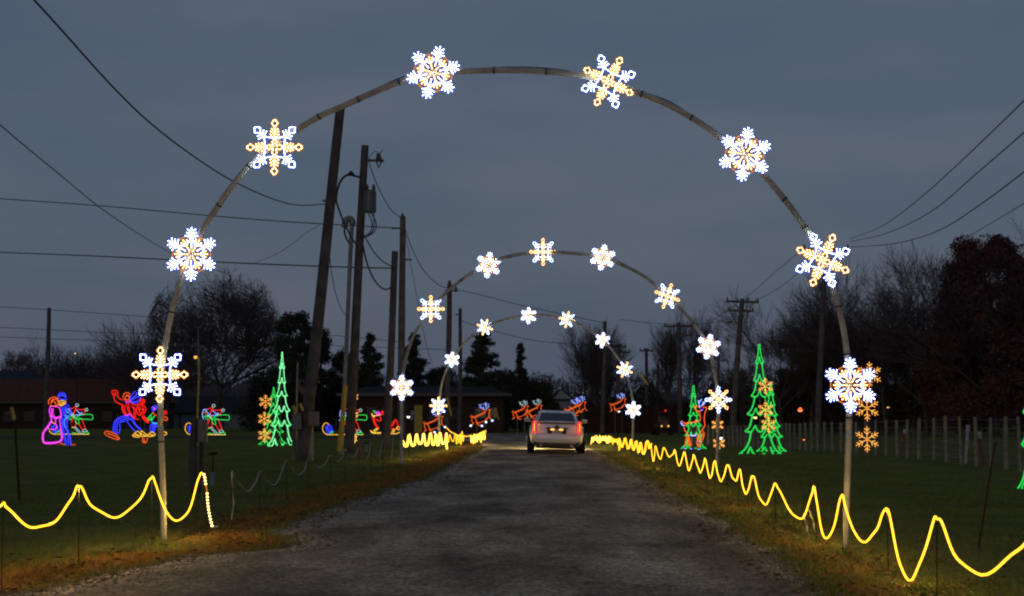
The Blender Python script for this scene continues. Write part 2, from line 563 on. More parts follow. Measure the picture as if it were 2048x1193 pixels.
def road_material():
    m = bpy.data.materials.new('old_chip_seal')
    m.use_nodes = True
    nt = m.node_tree
    b = nt.nodes["Principled BSDF"]
    b.inputs["Roughness"].default_value = 0.9
    b.inputs["Specular IOR Level"].default_value = 0.08
    tc = nt.nodes.new("ShaderNodeTexCoord")
    mp = nt.nodes.new("ShaderNodeMapping"); mp.inputs["Scale"].default_value = (0.9, 0.5, 1.0)
    nt.links.new(tc.outputs["Object"], mp.inputs["Vector"])
    # large patches of worn, patched and stained surface
    n1 = nt.nodes.new("ShaderNodeTexNoise"); n1.inputs["Scale"].default_value = 0.75; n1.inputs["Detail"].default_value = 7; n1.inputs["Roughness"].default_value = 0.62
    nt.links.new(mp.outputs["Vector"], n1.inputs["Vector"])
    r1 = nt.nodes.new("ShaderNodeValToRGB")
    e = r1.color_ramp.elements
    e[0].position = 0.36; e[0].color = (0.098, 0.083, 0.066, 1)
    e[1].position = 0.60; e[1].color = (0.29, 0.25, 0.19, 1)
    e2 = e.new(0.47); e2.color = (0.185, 0.155, 0.118, 1)
    nt.links.new(n1.outputs["Fac"], r1.inputs["Fac"])
    nt_ = nt.nodes.new("ShaderNodeMapping"); nt_.inputs["Scale"].default_value = (1.1, 0.22, 1.0)
    nt.links.new(tc.outputs["Object"], nt_.inputs["Vector"])
    nw = nt.nodes.new("ShaderNodeTexNoise"); nw.inputs["Scale"].default_value = 1.0; nw.inputs["Detail"].default_value = 3
    nt.links.new(nt_.outputs["Vector"], nw.inputs["Vector"])
    rw = nt.nodes.new("ShaderNodeMapRange"); rw.inputs["From Min"].default_value = 0.35; rw.inputs["From Max"].default_value = 0.65; rw.inputs["To Min"].default_value = 0.82; rw.inputs["To Max"].default_value = 1.25
    nt.links.new(nw.outputs["Fac"], rw.inputs["Value"])
    # reddish clay bleed
    n4 = nt.nodes.new("ShaderNodeTexNoise"); n4.inputs["Scale"].default_value = 0.9; n4.inputs["Detail"].default_value = 4
    nt.links.new(tc.outputs["Object"], n4.inputs["Vector"])
    r4 = nt.nodes.new("ShaderNodeMapRange"); r4.inputs["From Min"].default_value = 0.5; r4.inputs["From Max"].default_value = 0.7; r4.inputs["To Max"].default_value = 0.55
    nt.links.new(n4.outputs["Fac"], r4.inputs["Value"])
    m4 = nt.nodes.new("ShaderNodeMixRGB"); m4.inputs["Color2"].default_value = (0.17, 0.110, 0.088, 1)
    nt.links.new(r4.outputs["Result"], m4.inputs["Fac"]); nt.links.new(r1.outputs["Color"], m4.inputs["Color1"])
    # stones
    vo = nt.nodes.new("ShaderNodeTexVoronoi"); vo.inputs["Scale"].default_value = 38
    nt.links.new(tc.outputs["Object"], vo.inputs["Vector"])
    sp = nt.nodes.new("ShaderNodeSeparateColor")
    nt.links.new(vo.outputs["Color"], sp.inputs["Color"])
    rs = nt.nodes.new("ShaderNodeMapRange"); rs.inputs["To Min"].default_value = 0.45; rs.inputs["To Max"].default_value = 1.7
    nt.links.new(sp.outputs["Red"], rs.inputs["Value"])
    n5 = nt.nodes.new("ShaderNodeTexNoise"); n5.inputs["Scale"].default_value = 9; n5.inputs["Detail"].default_value = 6
    nt.links.new(tc.outputs["Object"], n5.inputs["Vector"])
    r5 = nt.nodes.new("ShaderNodeMapRange"); r5.inputs["From Min"].default_value = 0.3; r5.inputs["From Max"].default_value = 0.7; r5.inputs["To Min"].default_value = 0.7; r5.inputs["To Max"].default_value = 1.3
    nt.links.new(n5.outputs["Fac"], r5.inputs["Value"])
    pr = nt.nodes.new("ShaderNodeMath"); pr.operation = 'MULTIPLY'
    pw = nt.nodes.new("ShaderNodeMath"); pw.operation = 'MULTIPLY'
    nt.links.new(rs.outputs["Result"], pw.inputs[0]); nt.links.new(rw.outputs["Result"], pw.inputs[1])
    nt.links.new(pw.outputs[0], pr.inputs[0]); nt.links.new(r5.outputs["Result"], pr.inputs[1])
    mu = nt.nodes.new("ShaderNodeMixRGB"); mu.blend_type = 'MULTIPLY'; mu.inputs["Fac"].default_value = 1
    nt.links.new(m4.outputs["Color"], mu.inputs["Color1"]); nt.links.new(pr.outputs[0], mu.inputs["Color2"])
    # pale loose gravel on the shoulders
    at = nt.nodes.new("ShaderNodeAttribute"); at.attribute_name = "shoulder"
    ad = nt.nodes.new("ShaderNodeMath"); ad.operation = 'ADD'
    nt.links.new(at.outputs["Fac"], ad.inputs[0]); nt.links.new(n1.outputs["Fac"], ad.inputs[1])
    ra = nt.nodes.new("ShaderNodeMapRange"); ra.inputs["From Min"].default_value = 0.8; ra.inputs["From Max"].default_value = 1.25; ra.inputs["To Max"].default_value = 0.75
    nt.links.new(ad.outputs[0], ra.inputs["Value"])
    pg = nt.nodes.new("ShaderNodeMixRGB"); pg.blend_type = 'MULTIPLY'; pg.inputs["Fac"].default_value = 1
    pg.inputs["Color1"].default_value = (0.34, 0.295, 0.235, 1)
    nt.links.new(pr.outputs[0], pg.inputs["Color2"])
    mx = nt.nodes.new("ShaderNodeMixRGB")
    nt.links.new(ra.outputs["Result"], mx.inputs["Fac"]); nt.links.new(mu.outputs["Color"], mx.inputs["Color1"]); nt.links.new(pg.outputs["Color"], mx.inputs["Color2"])
    nt.links.new(mx.outputs["Color"], b.inputs["Base Color"])
    bp = nt.nodes.new("ShaderNodeBump"); bp.inputs["Strength"].default_value = 0.9; bp.inputs["Distance"].default_value = 0.012
    nt.links.new(vo.outputs["Distance"], bp.inputs["Height"]); nt.links.new(bp.outputs["Normal"], b.inputs["Normal"])
    return m


M['road'] = road_material()
M['gravelstone'] = mat('gravel_stones', (0.28, 0.26, 0.24), (0.14, 0.13, 0.125), 9, 0.9)
rd = []; sh = []
DD = np.concatenate([np.linspace(9.5, 40, 320), np.linspace(40, 66, 120)[1:], np.linspace(66, 84, 30)[1:]])
NC = 28
for D in DD:
    a, b = xl(D), xr(D)
    if D > 66: b = 3.0 + max(0, (D - 76)) * 0.2
    for k in range(NC + 1):
        t = k / NC
        x = a + (b - a) * t
        crown = 0.035 * (1 - (2 * t - 1) ** 2)
        rough = 0.010 * mnoise.noise(Vector((x * 1.4, D * 0.8, 3)))
        rd.append((x, D, 0.006 + crown + rough * (1 if 0 < k < NC else 0)))
        dd = min(x - a, b - x)
        sh.append(max(0.0, 1 - dd / (0.7 if x > 0 else 1.0)) * (1.0 if x < 0 else 0.6))
rd = np.array(rd)
ii = np.arange(len(DD) * (NC + 1)).reshape(len(DD), NC + 1)
fr = np.stack([ii[:-1, :-1], ii[:-1, 1:], ii[1:, 1:], ii[1:, :-1]], -1).reshape(-1, 4)
road = np_mesh('road', rd, fr, M['road'])
a_ = road.data.attributes.new("shoulder", 'FLOAT', 'POINT')
a_.data.foreach_set("value", np.array(sh, dtype=np.float32))
road['kind'] = 'structure'
# crossing lane behind the displays
mb = MB()
mb.add([(-70, 73.0, 0.012), (-2.5, 73.0, 0.012), (-2.5, 79.5, 0.012), (-70, 79.5, 0.012)], [(0, 1, 2, 3)])
side_lane = mb.build('side_lane', M['dirt'])
side_lane['kind'] = 'structure'

# loose stones along the road edges and over the near road
n = 9000
Dn = 10.5 + (rng.random(n) ** 2.0) * 34
sd = rng.random(n)
xx = np.zeros(n)
for i in range(n):
    a, b = xl(Dn[i]), xr(Dn[i])
    if sd[i] < 0.45: xx[i] = a + abs(rng.normal(0, 0.45)) - 0.12
    elif sd[i] < 0.7: xx[i] = b - abs(rng.normal(0, 0.3)) + 0.10
    else: xx[i] = a + (b - a) * rng.random()
sz = rng.uniform(0.006, 0.018, n) * np.where(sd < 0.7, 1.2, 0.8)
octv = np.array([(1, 0, 0), (-1, 0, 0), (0, 1, 0), (0, -1, 0), (0, 0, 0.7), (0, 0, -0.4)])
octf = np.array([(0, 2, 4), (2, 1, 4), (1, 3, 4), (3, 0, 4), (2, 0, 5), (1, 2, 5), (3, 1, 5), (0, 3, 5)])
zz = np.array([0.006 + 0.035 * (1 - (2 * min(max((xx[i] - xl(Dn[i])) / (xr(Dn[i]) - xl(Dn[i])), 0), 1) - 1) ** 2) for i in range(n)])
vv = octv[None] * sz[:, None, None] * rng.uniform(0.7, 1.3, (n, 6, 1)) + np.stack([xx, Dn, zz + 0.004], 1)[:, None, :]
ff = (octf[None] + (np.arange(n) * 6)[:, None, None]).reshape(-1, 3)
st = np_mesh('gravel', vv.reshape(-1, 3), ff, M['gravelstone'])
tag(st, 'loose pale gravel scattered over the road and along its grassy edges', 'gravel', kind='stuff')


# grass blades
def blade_material():
    m = bpy.data.materials.new('grass_blade')
    m.use_nodes = True
    nt = m.node_tree
    b = nt.nodes["Principled BSDF"]
    b.inputs["Roughness"].default_value = 0.8
    b.inputs["Specular IOR Level"].default_value = 0.02
    at = nt.nodes.new("ShaderNodeAttribute"); at.attribute_name = "tint"
    nt.links.new(at.outputs["Color"], b.inputs["Base Color"])
    return m


M['blade'] = blade_material()
n = 150000
Dn = 10.5 + (rng.random(n) ** 1.9) * 36
side = rng.random(n) < 0.5
u = rng.random(n)
bx = np.zeros(n); dry = np.zeros(n); hh = np.zeros(n)
LX = np.array([xl(d) for d in np.linspace(10, 48, 800)]); RX = np.array([xr(d) for d in np.linspace(10, 48, 800)]); dg_ = np.linspace(10, 48, 800)
la = np.interp(Dn, dg_, LX); ra_ = np.interp(Dn, dg_, RX)
off = np.where(u < 0.45, rng.random(n) * 1.8, rng.random(n) * 7.0)
off = off - 0.06
edgej = rng.normal(0, 0.07, n)
bx = np.where(side, la - off + edgej * (off < 0.3), ra_ + off + edgej * (off < 0.3))
for i in range(n):
    x, y, d = bx[i], Dn[i], off[i]
    w = (1.7 if side[i] else 1.15) * (1.0 + 0.6 * mnoise.noise(Vector((x * 0.5, y * 0.35, 9))))
    t = 1.0 - min(max((d - 0.25) / w, 0), 1)
    if d < 0.5: t *= 0.25 + 0.75 * min(max(d / 0.5, 0), 1)
    t *= 1.0 if side[i] else (0.72 if y < 19 else 0.5)
    dry[i] = t + 0.35 * mnoise.noise(Vector((x * 0.9, y * 0.7, 4)))
    hh[i] = 0.5 + mnoise.noise(Vector((x * 1.3, y * 1.3, 1)))
isdry = (dry + rng.normal(0, 0.16, n) + 0.25 * (hh - 0.5)) > 0.5
h = rng.uniform(0.025, 0.06, n) * (0.7 + 0.7 * hh) * np.where(off < 0.35, 1.25, 1.0)
wd = rng.uniform(0.004, 0.010, n) * np.sqrt(Dn / 14.0)
ang = rng.random(n) * math.pi
lean = rng.normal(0, 0.55, (n, 2)) * h[:, None]
base = np.stack([bx, Dn, np.full(n, -0.015)], 1)
dx = np.stack([np.cos(ang) * wd, np.sin(ang) * wd, np.zeros(n)], 1)
tip = base + np.stack([lean[:, 0], lean[:, 1], h], 1)
vv = np.stack([base - dx, base + dx, tip], 1).reshape(-1, 3)
ff = np.arange(n * 3).reshape(-1, 3)
gb = np_mesh('grass', vv, ff, M['blade'])
gcol = np.stack([rng.uniform(0.08, 0.17, n), rng.uniform(0.11, 0.18, n), rng.uniform(0.02, 0.05, n), np.ones(n)], 1)
dcol = np.stack([rng.uniform(0.20, 0.38, n), rng.uniform(0.11, 0.20, n), rng.uniform(0.025, 0.06, n), np.ones(n)], 1)
tc_ = np.where(isdry[:, None], dcol, gcol)
ca = gb.data.color_attributes.new("tint", 'FLOAT_COLOR', 'POINT')
ca.data.foreach_set("color", np.repeat(tc_, 3, 0).astype(np.float32).ravel())
tag(gb, 'short lawn grass with a brown dry verge along both road edges', 'grass', kind='stuff')

# fallen leaves
n = 5200
Dl = 10.5 + (rng.random(n) ** 1.6) * 40
sl_ = rng.random(n) < 0.55
el = np.array([xl(d) for d in Dl]); er = np.array([xr(d) for d in Dl])
ol = np.abs(rng.normal(0, 1.3, n)) - 0.5
lx_ = np.where(sl_, el - ol, er + ol)
sz_ = rng.uniform(0.018, 0.045, n)
an_ = rng.random(n) * 6.283
zl = np.where(ol < 0, 0.03, 0.03) + rng.random(n) * 0.02
quad_ = np.array([(-1, -.5), (1, -.6), (1.1, .5), (-.8, .6)])
vv = np.zeros((n, 4, 3))
for k in range(4):
    qx, qy = quad_[k]
    vv[:, k, 0] = lx_ + sz_ * (qx * np.cos(an_) - qy * np.sin(an_))
    vv[:, k, 1] = Dl + sz_ * (qx * np.sin(an_) + qy * np.cos(an_))
    vv[:, k, 2] = zl + rng.uniform(-0.006, 0.02, n)
M['deadleaf'] = mat('dead_leaves', (0.17, 0.09, 0.04), (0.10, 0.055, 0.028), 3, 0.85)
fl_ = np_mesh('fallen_leaves', vv.reshape(-1, 3), np.arange(n * 4).reshape(-1, 4), M['deadleaf'])
tag(fl_, 'small dry brown leaves scattered over both road verges', 'leaves', kind='stuff')

def lamp_light(parent, loc, w, col, name='lamp_glow', size=0.0):
    ld = bpy.data.lights.new(name, 'POINT')
    ld.energy = w; ld.color = col; ld.shadow_soft_size = size
    o = bpy.data.objects.new(name, ld); COL.objects.link(o)
    o.parent = parent; o.location = loc
    return o


# ================================================================== LIGHT ARCHES
ARCH = [
    dict(lab='nearest', D0=18.1, D1=17.0, x0=328, x1=1690, r=0.036,
         px=[(328, 1078), (325, 950), (321, 850), (322, 760), (332, 680), (347, 610), (365, 550), (383, 505), (402, 465), (430, 422), (462, 375), (505, 325),
             (551, 287), (600, 256), (645, 230), (692, 210), (750, 184), (808, 161), (865, 148), (925, 143), (1000, 141), (1080, 143), (1155, 150), (1216, 165),
             (1280, 187), (1340, 212), (1395, 243), (1440, 274), (1488, 310), (1530, 353), (1565, 394), (1598, 438), (1622, 476), (1645, 522), (1664, 570), (1680, 625),
             (1692, 690), (1698, 771), (1698, 860), (1694, 980), (1690, 1097)],
         fl=[(323, 750, 57, 'B', 0), (385, 510, 55, 'A', 0), (551, 297, 58, 'B', 0), (867, 148, 56, 'A', 15), (1216, 166, 57, 'B', 28), (1488, 311, 56, 'A', 8), (1643, 522, 58, 'B', 24), (1698, 771, 56, 'A', 0)]),
    dict(lab='middle', D0=41.0, D1=39.0, x0=803, x1=1434, r=0.045,
         px=[(803, 930), (803, 860), (803, 776), (808, 735), (820, 690), (838, 652), (862, 618), (890, 588), (930, 555), (977, 528), (1030, 511), (1086, 505), (1145, 507),
             (1205, 516), (1255, 535), (1298, 560), (1334, 592), (1365, 622), (1393, 655), (1416, 694), (1430, 745), (1436, 800), (1436, 870), (1434, 934)],
         fl=[(804, 776, 26, 'A', 0), (862, 619, 28, 'B', 0), (977, 531, 27, 'A', 8), (1086, 505, 28, 'B', 0), (1205, 516, 27, 'A', 10), (1334, 593, 27, 'B', 20), (1416, 694, 26, 'A', 12), (1436, 800, 27, 'B', 45)]),
    dict(lab='farthest', D0=60.0, D1=56.0, x0=880, x1=1265, r=0.045,
         px=[(880, 890), (878, 850), (878, 812), (884, 765), (904, 718), (935, 680), (970, 655), (1010, 639), (1057, 631), (1095, 631), (1134, 639), (1170, 655),
             (1205, 680), (1230, 708), (1249, 739), (1261, 775), (1267, 820), (1266, 860), (1265, 897)],
         fl=[(877, 812, 18, 'B', 0), (904, 720, 16, 'A', 5), (970, 655, 17, 'B', 18), (1057, 632, 17, 'A', 3), (1134, 640, 17, 'B', 12), (1205, 681, 16, 'A', 8), (1249, 740, 17, 'B', 22), (1266, 820, 17, 'A', 5)]),
]

# unit snowflake arms (radius 1, pointing +Z)
def mir(strokes):
    return strokes + [[(-x, z) for x, z in s] for s in strokes]


A_white = [[(0, 0.22), (0, 1.0)]] + mir([[(0, 0.62), (0.09, 0.74), (0.20, 0.80)], [(0, 0.72), (0.08, 0.86), (0.17, 0.93)], [(0, 0.56), (0.13, 0.66), (0.25, 0.68)],
                                      [(0, 0.60), (0.08, 0.47), (0.17, 0.36), (0.19, 0.31)]])
A_gold = [[(0, 0.10), (0, 0.62)]] + mir([[(0, 0.40), (0.10, 0.50), (0.13, 0.56)], [(0, 0.33), (0.07, 0.40)]])
B_white = mir([[(0, 0.54), (0.09, 0.40), (0.22, 0.23)], [(0, 0.52), (0.12, 0.58), (0.22, 0.60)], [(0, 0.60), (0.10, 0.68), (0.17, 0.70)],
               [(0, 0.70), (0.135, 0.85), (0, 1.0)]]) + [[(0, 0.52), (0, 0.70)]]
B_gold = mir([[(0, 0.30), (0.10, 0.40), (0.17, 0.47)], [(0, 0.43), (0.09, 0.52), (0.16, 0.58)], [(0, 0.55), (0.07, 0.62), (0.13, 0.66)],
              [(0, 0.70), (0.12, 0.84), (0, 0.98)], [(0.03, 0.05), (0.09, 0.17), (0, 0.32)]]) + [[(0, 0.30), (0, 0.72)]]


def ring_strokes(r, n=36, a0=0, a1=360):
    return [[(r * math.sin(R(a0 + (a1 - a0) * k / n)), r * math.cos(R(a0 + (a1 - a0) * k / n))) for k in range(n + 1)]]


def sc_str(strokes, s):
    return [[(x * s, z * s) for x, z in st] for st in strokes]


FLAKE = {}
for (lev, rad, rj, rc, step) in ((0, 0.325, 0.0175, 0.0074, 0.036), (1, 0.35, 0.019, 0.0065, 0.05), (2, 0.335, 0.020, 0.0070, 0.0)):
    FLAKE[lev] = dict(
        rad=rad,
        Aw=mesh_of(rope_mb(sc_str(A_white, rad), 'white', rj, rc, step, 0.72), 'white_arm', GL['white']),
        Ag=mesh_of(rope_mb(sc_str(A_gold, rad), 'gold', rj * 0.85, rc * 0.85, step, 0.62), 'gold_arm', GL['gold']),
        Bw=mesh_of(rope_mb(sc_str(B_white, rad), 'white', rj * 0.95, rc * 0.9, step, 0.72), 'white_arm', GL['white']),
        Bg=mesh_of(rope_mb(sc_str(B_gold, rad), 'gold', rj * 0.85, rc * 0.8, step, 0.60), 'gold_arm', GL['gold']),
        ring=mesh_of(rope_mb(ring_strokes(rad * 0.69), 'gold', 0.006, 0.003, 0), 'gold_ring', [GL['gold'][0], GL['amber'][0]]),
    )


def snowflake(center, typ, deg, lev, label, group, yaw=0.0):
    t = thing('snowflake_light', center, label, 'snowflake light', group, yaw)
    fl = FLAKE[lev]
    if typ == 'A':
        for k in range(6):
            put(fl['Aw'], 'white_arm', t, (0, R(deg + 60 * k), 0))
            put(fl['Ag'], 'gold_arm', t, (0, R(deg + 60 * k + 30), 0), (0, -0.004, 0))
        put(fl['ring'], 'gold_ring', t, loc=(0, 0.012, 0))
    else:
        for k in range(4):
            put(fl['Bw'], 'white_arm', t, (0, R(deg + 90 * k + 45), 0))
            put(fl['Bg'], 'gold_arm', t, (0, R(deg + 90 * k), 0), (0, -0.004, 0))
    # the flake's own light: warm from its gold hub, cold from its white arm tips
    if lev == 0:
        lamp_light(t, (0, 0.014, 0), 0.5, (1.0, 0.62, 0.18))
        for a in ([deg + 60 * k for k in range(6)] if typ == 'A' else [deg + 90 * k + 45 for k in range(4)]):
            lamp_light(t, (0.31 * math.sin(R(a)), 0.012, 0.31 * math.cos(R(a))), 0.55, (0.58, 0.94, 1.0))
    else:
        lamp_light(t, (0, 0.012, 0), 0.8, (0.85, 0.92, 1.0))
    return t


ORD = ['lowest on the left leg', 'second up from the foot of the left leg', 'third from the left foot, on the left shoulder', 'left of the pair by the crown',
       'right of the pair by the crown', 'third from the right foot, on the right shoulder', 'second up from the foot of the right leg', 'lowest on the right leg']
ORD2 = ['lowest on the left leg', 'second from the left foot', 'third from the left foot', 'fourth from the left foot, near the crown',
        'fourth from the right foot, near the crown', 'third from the right foot', 'second from the right foot', 'lowest on the right leg']
for ai, A in enumerate(ARCH):
    def DA(px, A=A): return A['D0'] + (A['D1'] - A['D0']) * min(max((px - A['x0']) / (A['x1'] - A['x0']), 0), 1)
    pts = [P(x, y, DA(x)) for x, y in A['px']]
    pts[0].z = -0.05; pts[-1].z = -0.05
    base = (pts[0] + pts[-1]) / 2; base.z = 0
    t = thing('light_arch', base, '%s grey pipe arch over the road that carries eight lit snowflakes' % A['lab'], 'arch', 'snowflake arches over the road')
    k0 = next(i for i, (x, y) in enumerate(A['px']) if i > 0 and y < (880 if ai == 0 else 800 if ai == 1 else 830))
    k1 = len(pts) - 1 - next(i for i, (x, y) in enumerate(A['px'][::-1]) if i > 0 and y < (880 if ai == 0 else 800 if ai == 1 else 830))
    loc = [p - base for p in pts]
    for seg, nm in ((loc[:k0 + 1], 'post'), (loc[k0:k1 + 1], 'bow'), (loc[k1:], 'post')):
        mb = MB()
        q = smooth_line(seg, 4)
        mb.tube(q, A['r'], 10)
        mb.build(nm, M['pipe'], t, smooth=True)
    # black ties and the feed cable strapped to the pipe
    full = smooth_line(loc, 4)
    if ai < 2:
        mbc = MB()
        cable = [p + Vector((0.012 * math.sin(i * 0.9), A['r'] * 0.6, A['r'] * (0.95 + 0.35 * math.sin(i * 0.37)))) for i, p in enumerate(full[int(len(full) * .18): int(len(full) * .86)])]
        mbc.tube(cable, 0.007, 5)
        mbc.build('feed_cable', M['wire'], t)
        for i in range(7, len(full) - 7, 6 if ai == 0 else 8):
            d = (full[i + 1] - full[i - 1]).normalized()
            j = rng.uniform(-0.5, 0.5)
            c = full[i] + d * j * 0.15
            m_ = MB()
            m_.tube([c - d * 0.009, c + d * 0.009], A['r'] + 0.006, 10)
            m_.build('tie', M['black'], t)
    for i, (x, y, rpx, ty, deg) in enumerate(A['fl']):
        D = DA(x)
        c = P(x, y, D) + Vector((0, -A['r'] - 0.03, 0))
        lab = '%s lit snowflake, %s of the %s arch' % ('white with gold centre' if ty == 'A' else 'alternating white and gold', (ORD if ai == 0 else ORD2)[i], A['lab'])
        if len(lab.split()) > 15:
            lab = '%s snowflake, %s of the %s arch' % ('gold-centred' if ty == 'A' else 'white-gold', (ORD if ai == 0 else ORD2)[i], A['lab'])
        s = snowflake(c, ty, deg, ai, lab, 'lit snowflakes mounted on the arches')
        want = rpx * D / F
        k = want / FLAKE[ai]['rad']
        s.scale = (k, k, k)

# ================================================================== ROPE LIGHT SWAGS
def stake(p, label, h=None, group='thin stakes holding the rope lights', lean=(0, 0)):
    mb = MB()
    hh = p.z if h is None else h
    mb.tube([(0, 0, -0.05), (lean[0] * 0.5, lean[1] * 0.5, hh * 0.5), (lean[0], lean[1], hh)], 0.0048, 5)
    mb.tube([(lean[0], lean[1], hh - 0.012), (lean[0], lean[1] - 0.03, hh), (lean[0], lean[1] - 0.03, hh + 0.02)], 0.006, 5)
    o = mb.build('stake', M['iron'], loc=(p.x - lean[0], p.y - lean[1], 0))
    return tag(o, label, 'stake', group)


def swag_rope(name, pts, label, mats, r, group, strands=1, smooth=5, gap=0.016, watt=6.5):
    base = Vector((pts[0].x, pts[0].y, 0))
    t = thing(name, base, label, 'rope light', group)
    q = smooth_line([p - base for p in pts], smooth)
    for p in q: p.z = max(p.z, 0.03)
    for s in range(strands):
        mb = MB()
        o = (s - (strands - 1) / 2) * gap * 2
        w = [p + Vector((o, 0, 0.4 * o + 0.01 * math.sin(i * 0.8 + s * 2))) for i, p in enumerate(q)]
        mb.tube(w, r, 7)
        mb.build('rope', mats, t, smooth=True)
    if mats is not M['cordgrey']:          # the rope's own light, one source about every metre along the run
        L = math.hypot(q[-1].x - q[0].x, q[-1].y - q[0].y)
        k = max(1, int(round(L / 0.6)))
        for j in range(k):
            p = q[min(len(q) - 1, int((j + 0.5) / k * len(q)))]
            lamp_light(t, (p.x, p.y - 0.12, max(p.z, 0.2)), watt * L / k, (1.0, 0.66, 0.16))
    return t


# right hand run, x about 3.6 m, from near to far (pixel pairs peak/dip)
RIGHT = [(2140, 960), (2060, 1072), (2020, 1115), (1963, 1149), (1915, 1118), (1885, 1050), (1874, 1036), (1866, 1046), (1843, 1120), (1821, 1160), (1800, 1130), (1783, 1050), (1774, 1016), (1765, 1030), (1752, 1060), (1731, 1084), (1707, 1062), (1690, 1010), (1685, 990), (1680, 1000), (1669, 1048), (1656, 1077),
         (1643, 1060), (1633, 1000), (1628, 974), (1623, 990), (1612, 1024), (1599, 1039), (1578, 1018), (1558, 980), (1551, 968), (1545, 978), (1538, 1000), (1529, 1009), (1518, 993), (1509, 958), (1505, 952), (1501, 962), (1496, 983), (1491, 987), (1486, 975), (1481, 945),
         (1478, 940), (1475, 955), (1471, 962), (1465, 955), (1458, 934), (1455, 930), (1451, 940), (1446, 958), (1441, 962), (1436, 950), (1431, 926), (1429, 923), (1427, 930), (1423, 952), (1420, 956), (1416, 945), (1411, 918), (1408, 925), (1403, 943), (1400, 945),
         (1396, 935), (1388, 911), (1385, 920), (1379, 941), (1375, 933), (1369, 904), (1366, 912), (1359, 932), (1355, 925), (1350, 901), (1346, 908), (1340, 914), (1335, 910), (1328, 895), (1325, 905), (1321, 919), (1317, 912), (1311, 893), (1309, 912), (1307, 923), (1304, 910), (1302, 888)]


def DR(px):
    D = 3.62 * F / (px - 1024)
    return D


pts = [P(x, y, DR(x)) for x, y in RIGHT]
swag_rope('rope_light', pts, 'glowing yellow rope light in deep swags along the right side of the road, nearest run', M['swag'], 0.0098, 'yellow rope lights strung beside the road', 1)
pk = [(1874, 1036), (1774, 1016), (1685, 990), (1628, 974), (1551, 968), (1505, 952), (1478, 940), (1455, 930), (1429, 923), (1411, 918), (1388, 911), (1369, 904), (1350, 901), (1328, 895), (1311, 893), (1302, 888)]
for i, (x, y) in enumerate(pk):
    p = P(x, y, DR(x))
    ordn = ['nearest', 'second nearest', 'third nearest', 'fourth nearest', 'fifth nearest', 'sixth nearest', 'seventh nearest', 'eighth nearest', 'ninth nearest', 'tenth nearest', 'eleventh nearest', 'twelfth nearest', 'fourth farthest', 'third farthest', 'second farthest', 'farthest']
    lab = 'thin rusty stake under a peak of the right rope light, %s of its row' % ordn[i]
    stake(p, lab, lean=(rng.uniform(-.03, .03), 0.0))
# plug ends hanging from the near run
mb = MB()
b0 = P(1612, 1022, DR(1612))
for k, (x, y) in enumerate([(1614, 1058), (1628, 1052)]):
    a = P(1606 + k * 12, 1028 - 8 * k, DR(1610)); c = P(x, y, DR(1610)); e = P(x + 6, 1082, DR(1610))
    mb.tube([a - b0, c - b0 + Vector((0, 0, .03))], 0.004, 5)
    mb.tube([c - b0 + Vector((0, 0, .03)), c - b0 - Vector((0, 0, .03))], 0.013, 6)
    mb.tube([c - b0 - Vector((0, 0, .03)), Vector((e.x - b0.x, e.y - b0.y, 0.01 - b0.z))], 0.004, 5)
o = mb.build('cord_plug', M['cordgrey'], loc=b0)
tag(o, 'pair of pale plug ends dangling below the right-hand rope light', 'plug')

# far right runs
R2 = [(1302, 888), (1299, 897), (1296, 884), (1293, 884), (1290, 902), (1287, 909), (1284, 900), (1281, 885), (1279, 899), (1277, 905), (1275, 893), (1272, 883), (1270, 893), (1267, 901), (1264, 889), (1262, 879), (1259, 893), (1256, 898), (1253, 887), (1250, 877),
      (1247, 888), (1244, 895), (1241, 885), (1238, 877), (1238.5, 890), (1239, 901)]
pts = [P(x, y, DR(x)) for x, y in R2]
swag_rope('rope_light', pts, 'thin double yellow rope light in tight swags just right of the far arch foot', M['swag'], 0.009, 'yellow rope lights strung beside the road', 2)
zz_ = []
x = 1237
i = 0
while x > 1221.5:
    zz_.append((x, (877 if i % 2 == 0 else 887) + rng.uniform(-3, 3))); x -= 1.7; i += 1
pts = [P(x, y, DR(x)) for x, y in zz_]
swag_rope('rope_light', pts, 'dim yellow rope light zigzag between the bright cluster and the far arch foot', M['swag'], 0.010, 'yellow rope lights strung beside the road', 1, 3)
zz_ = []
x = 1220.5
i = 0
while x > 1182:
    tt = (1220 - x) / 38
    top = 871.5 + 3 * tt ** 2; bot = 891 - 3 * math.sin(math.pi * tt) ** 0.5 - 1 * tt
    zz_.append((x, (top + rng.uniform(-2, 4) if i % 2 == 0 else bot - 3 + rng.uniform(-4, 2)))); x -= 1.5; i += 1
zz_.append((1181.5, 894))
pts = [P(x, y, 58 + (1220 - x) * 0.12) for x, y in zz_]
swag_rope('rope_light', pts, 'brightest dense yellow rope light cluster right of the white car', M['swaghot'], 0.012, 'yellow rope lights strung beside the road', 1, 3)

# left near run
def DL(px): return 12.9 + (px - 7) / (405 - 7) * (18.6 - 12.9)
LEFT = [(-150, 1010), (-110, 1060), (-60, 1070), (-20, 1040), (0, 1012), (7, 1008), (14, 1014), (40, 1042), (75, 1056), (110, 1042), (140, 1004), (152, 978), (158, 973), (164, 978), (185, 1013), (222, 1034), (255, 1024), (285, 990), (299, 960), (304, 955), (310, 963), (328, 1016), (355, 1042), (378, 1020), (395, 965), (400, 950), (405, 947)]
pts = [P(x, y, DL(x)) for x, y in LEFT]
t = swag_rope('rope_light', pts, 'glowing yellow rope light in wide swags at the lower left of the lawn', M['swag'], 0.0098, 'yellow rope lights strung beside the road', 1, watt=11.0)
hang = [P(x, y, DL(405)) for x, y in [(405, 947), (409, 952), (411, 965), (414, 985), (416, 1010), (420, 1035), (425, 1055)]]
base = t.location
mb = MB()
hq = smooth_line([h_ - base for h_ in hang], 4)
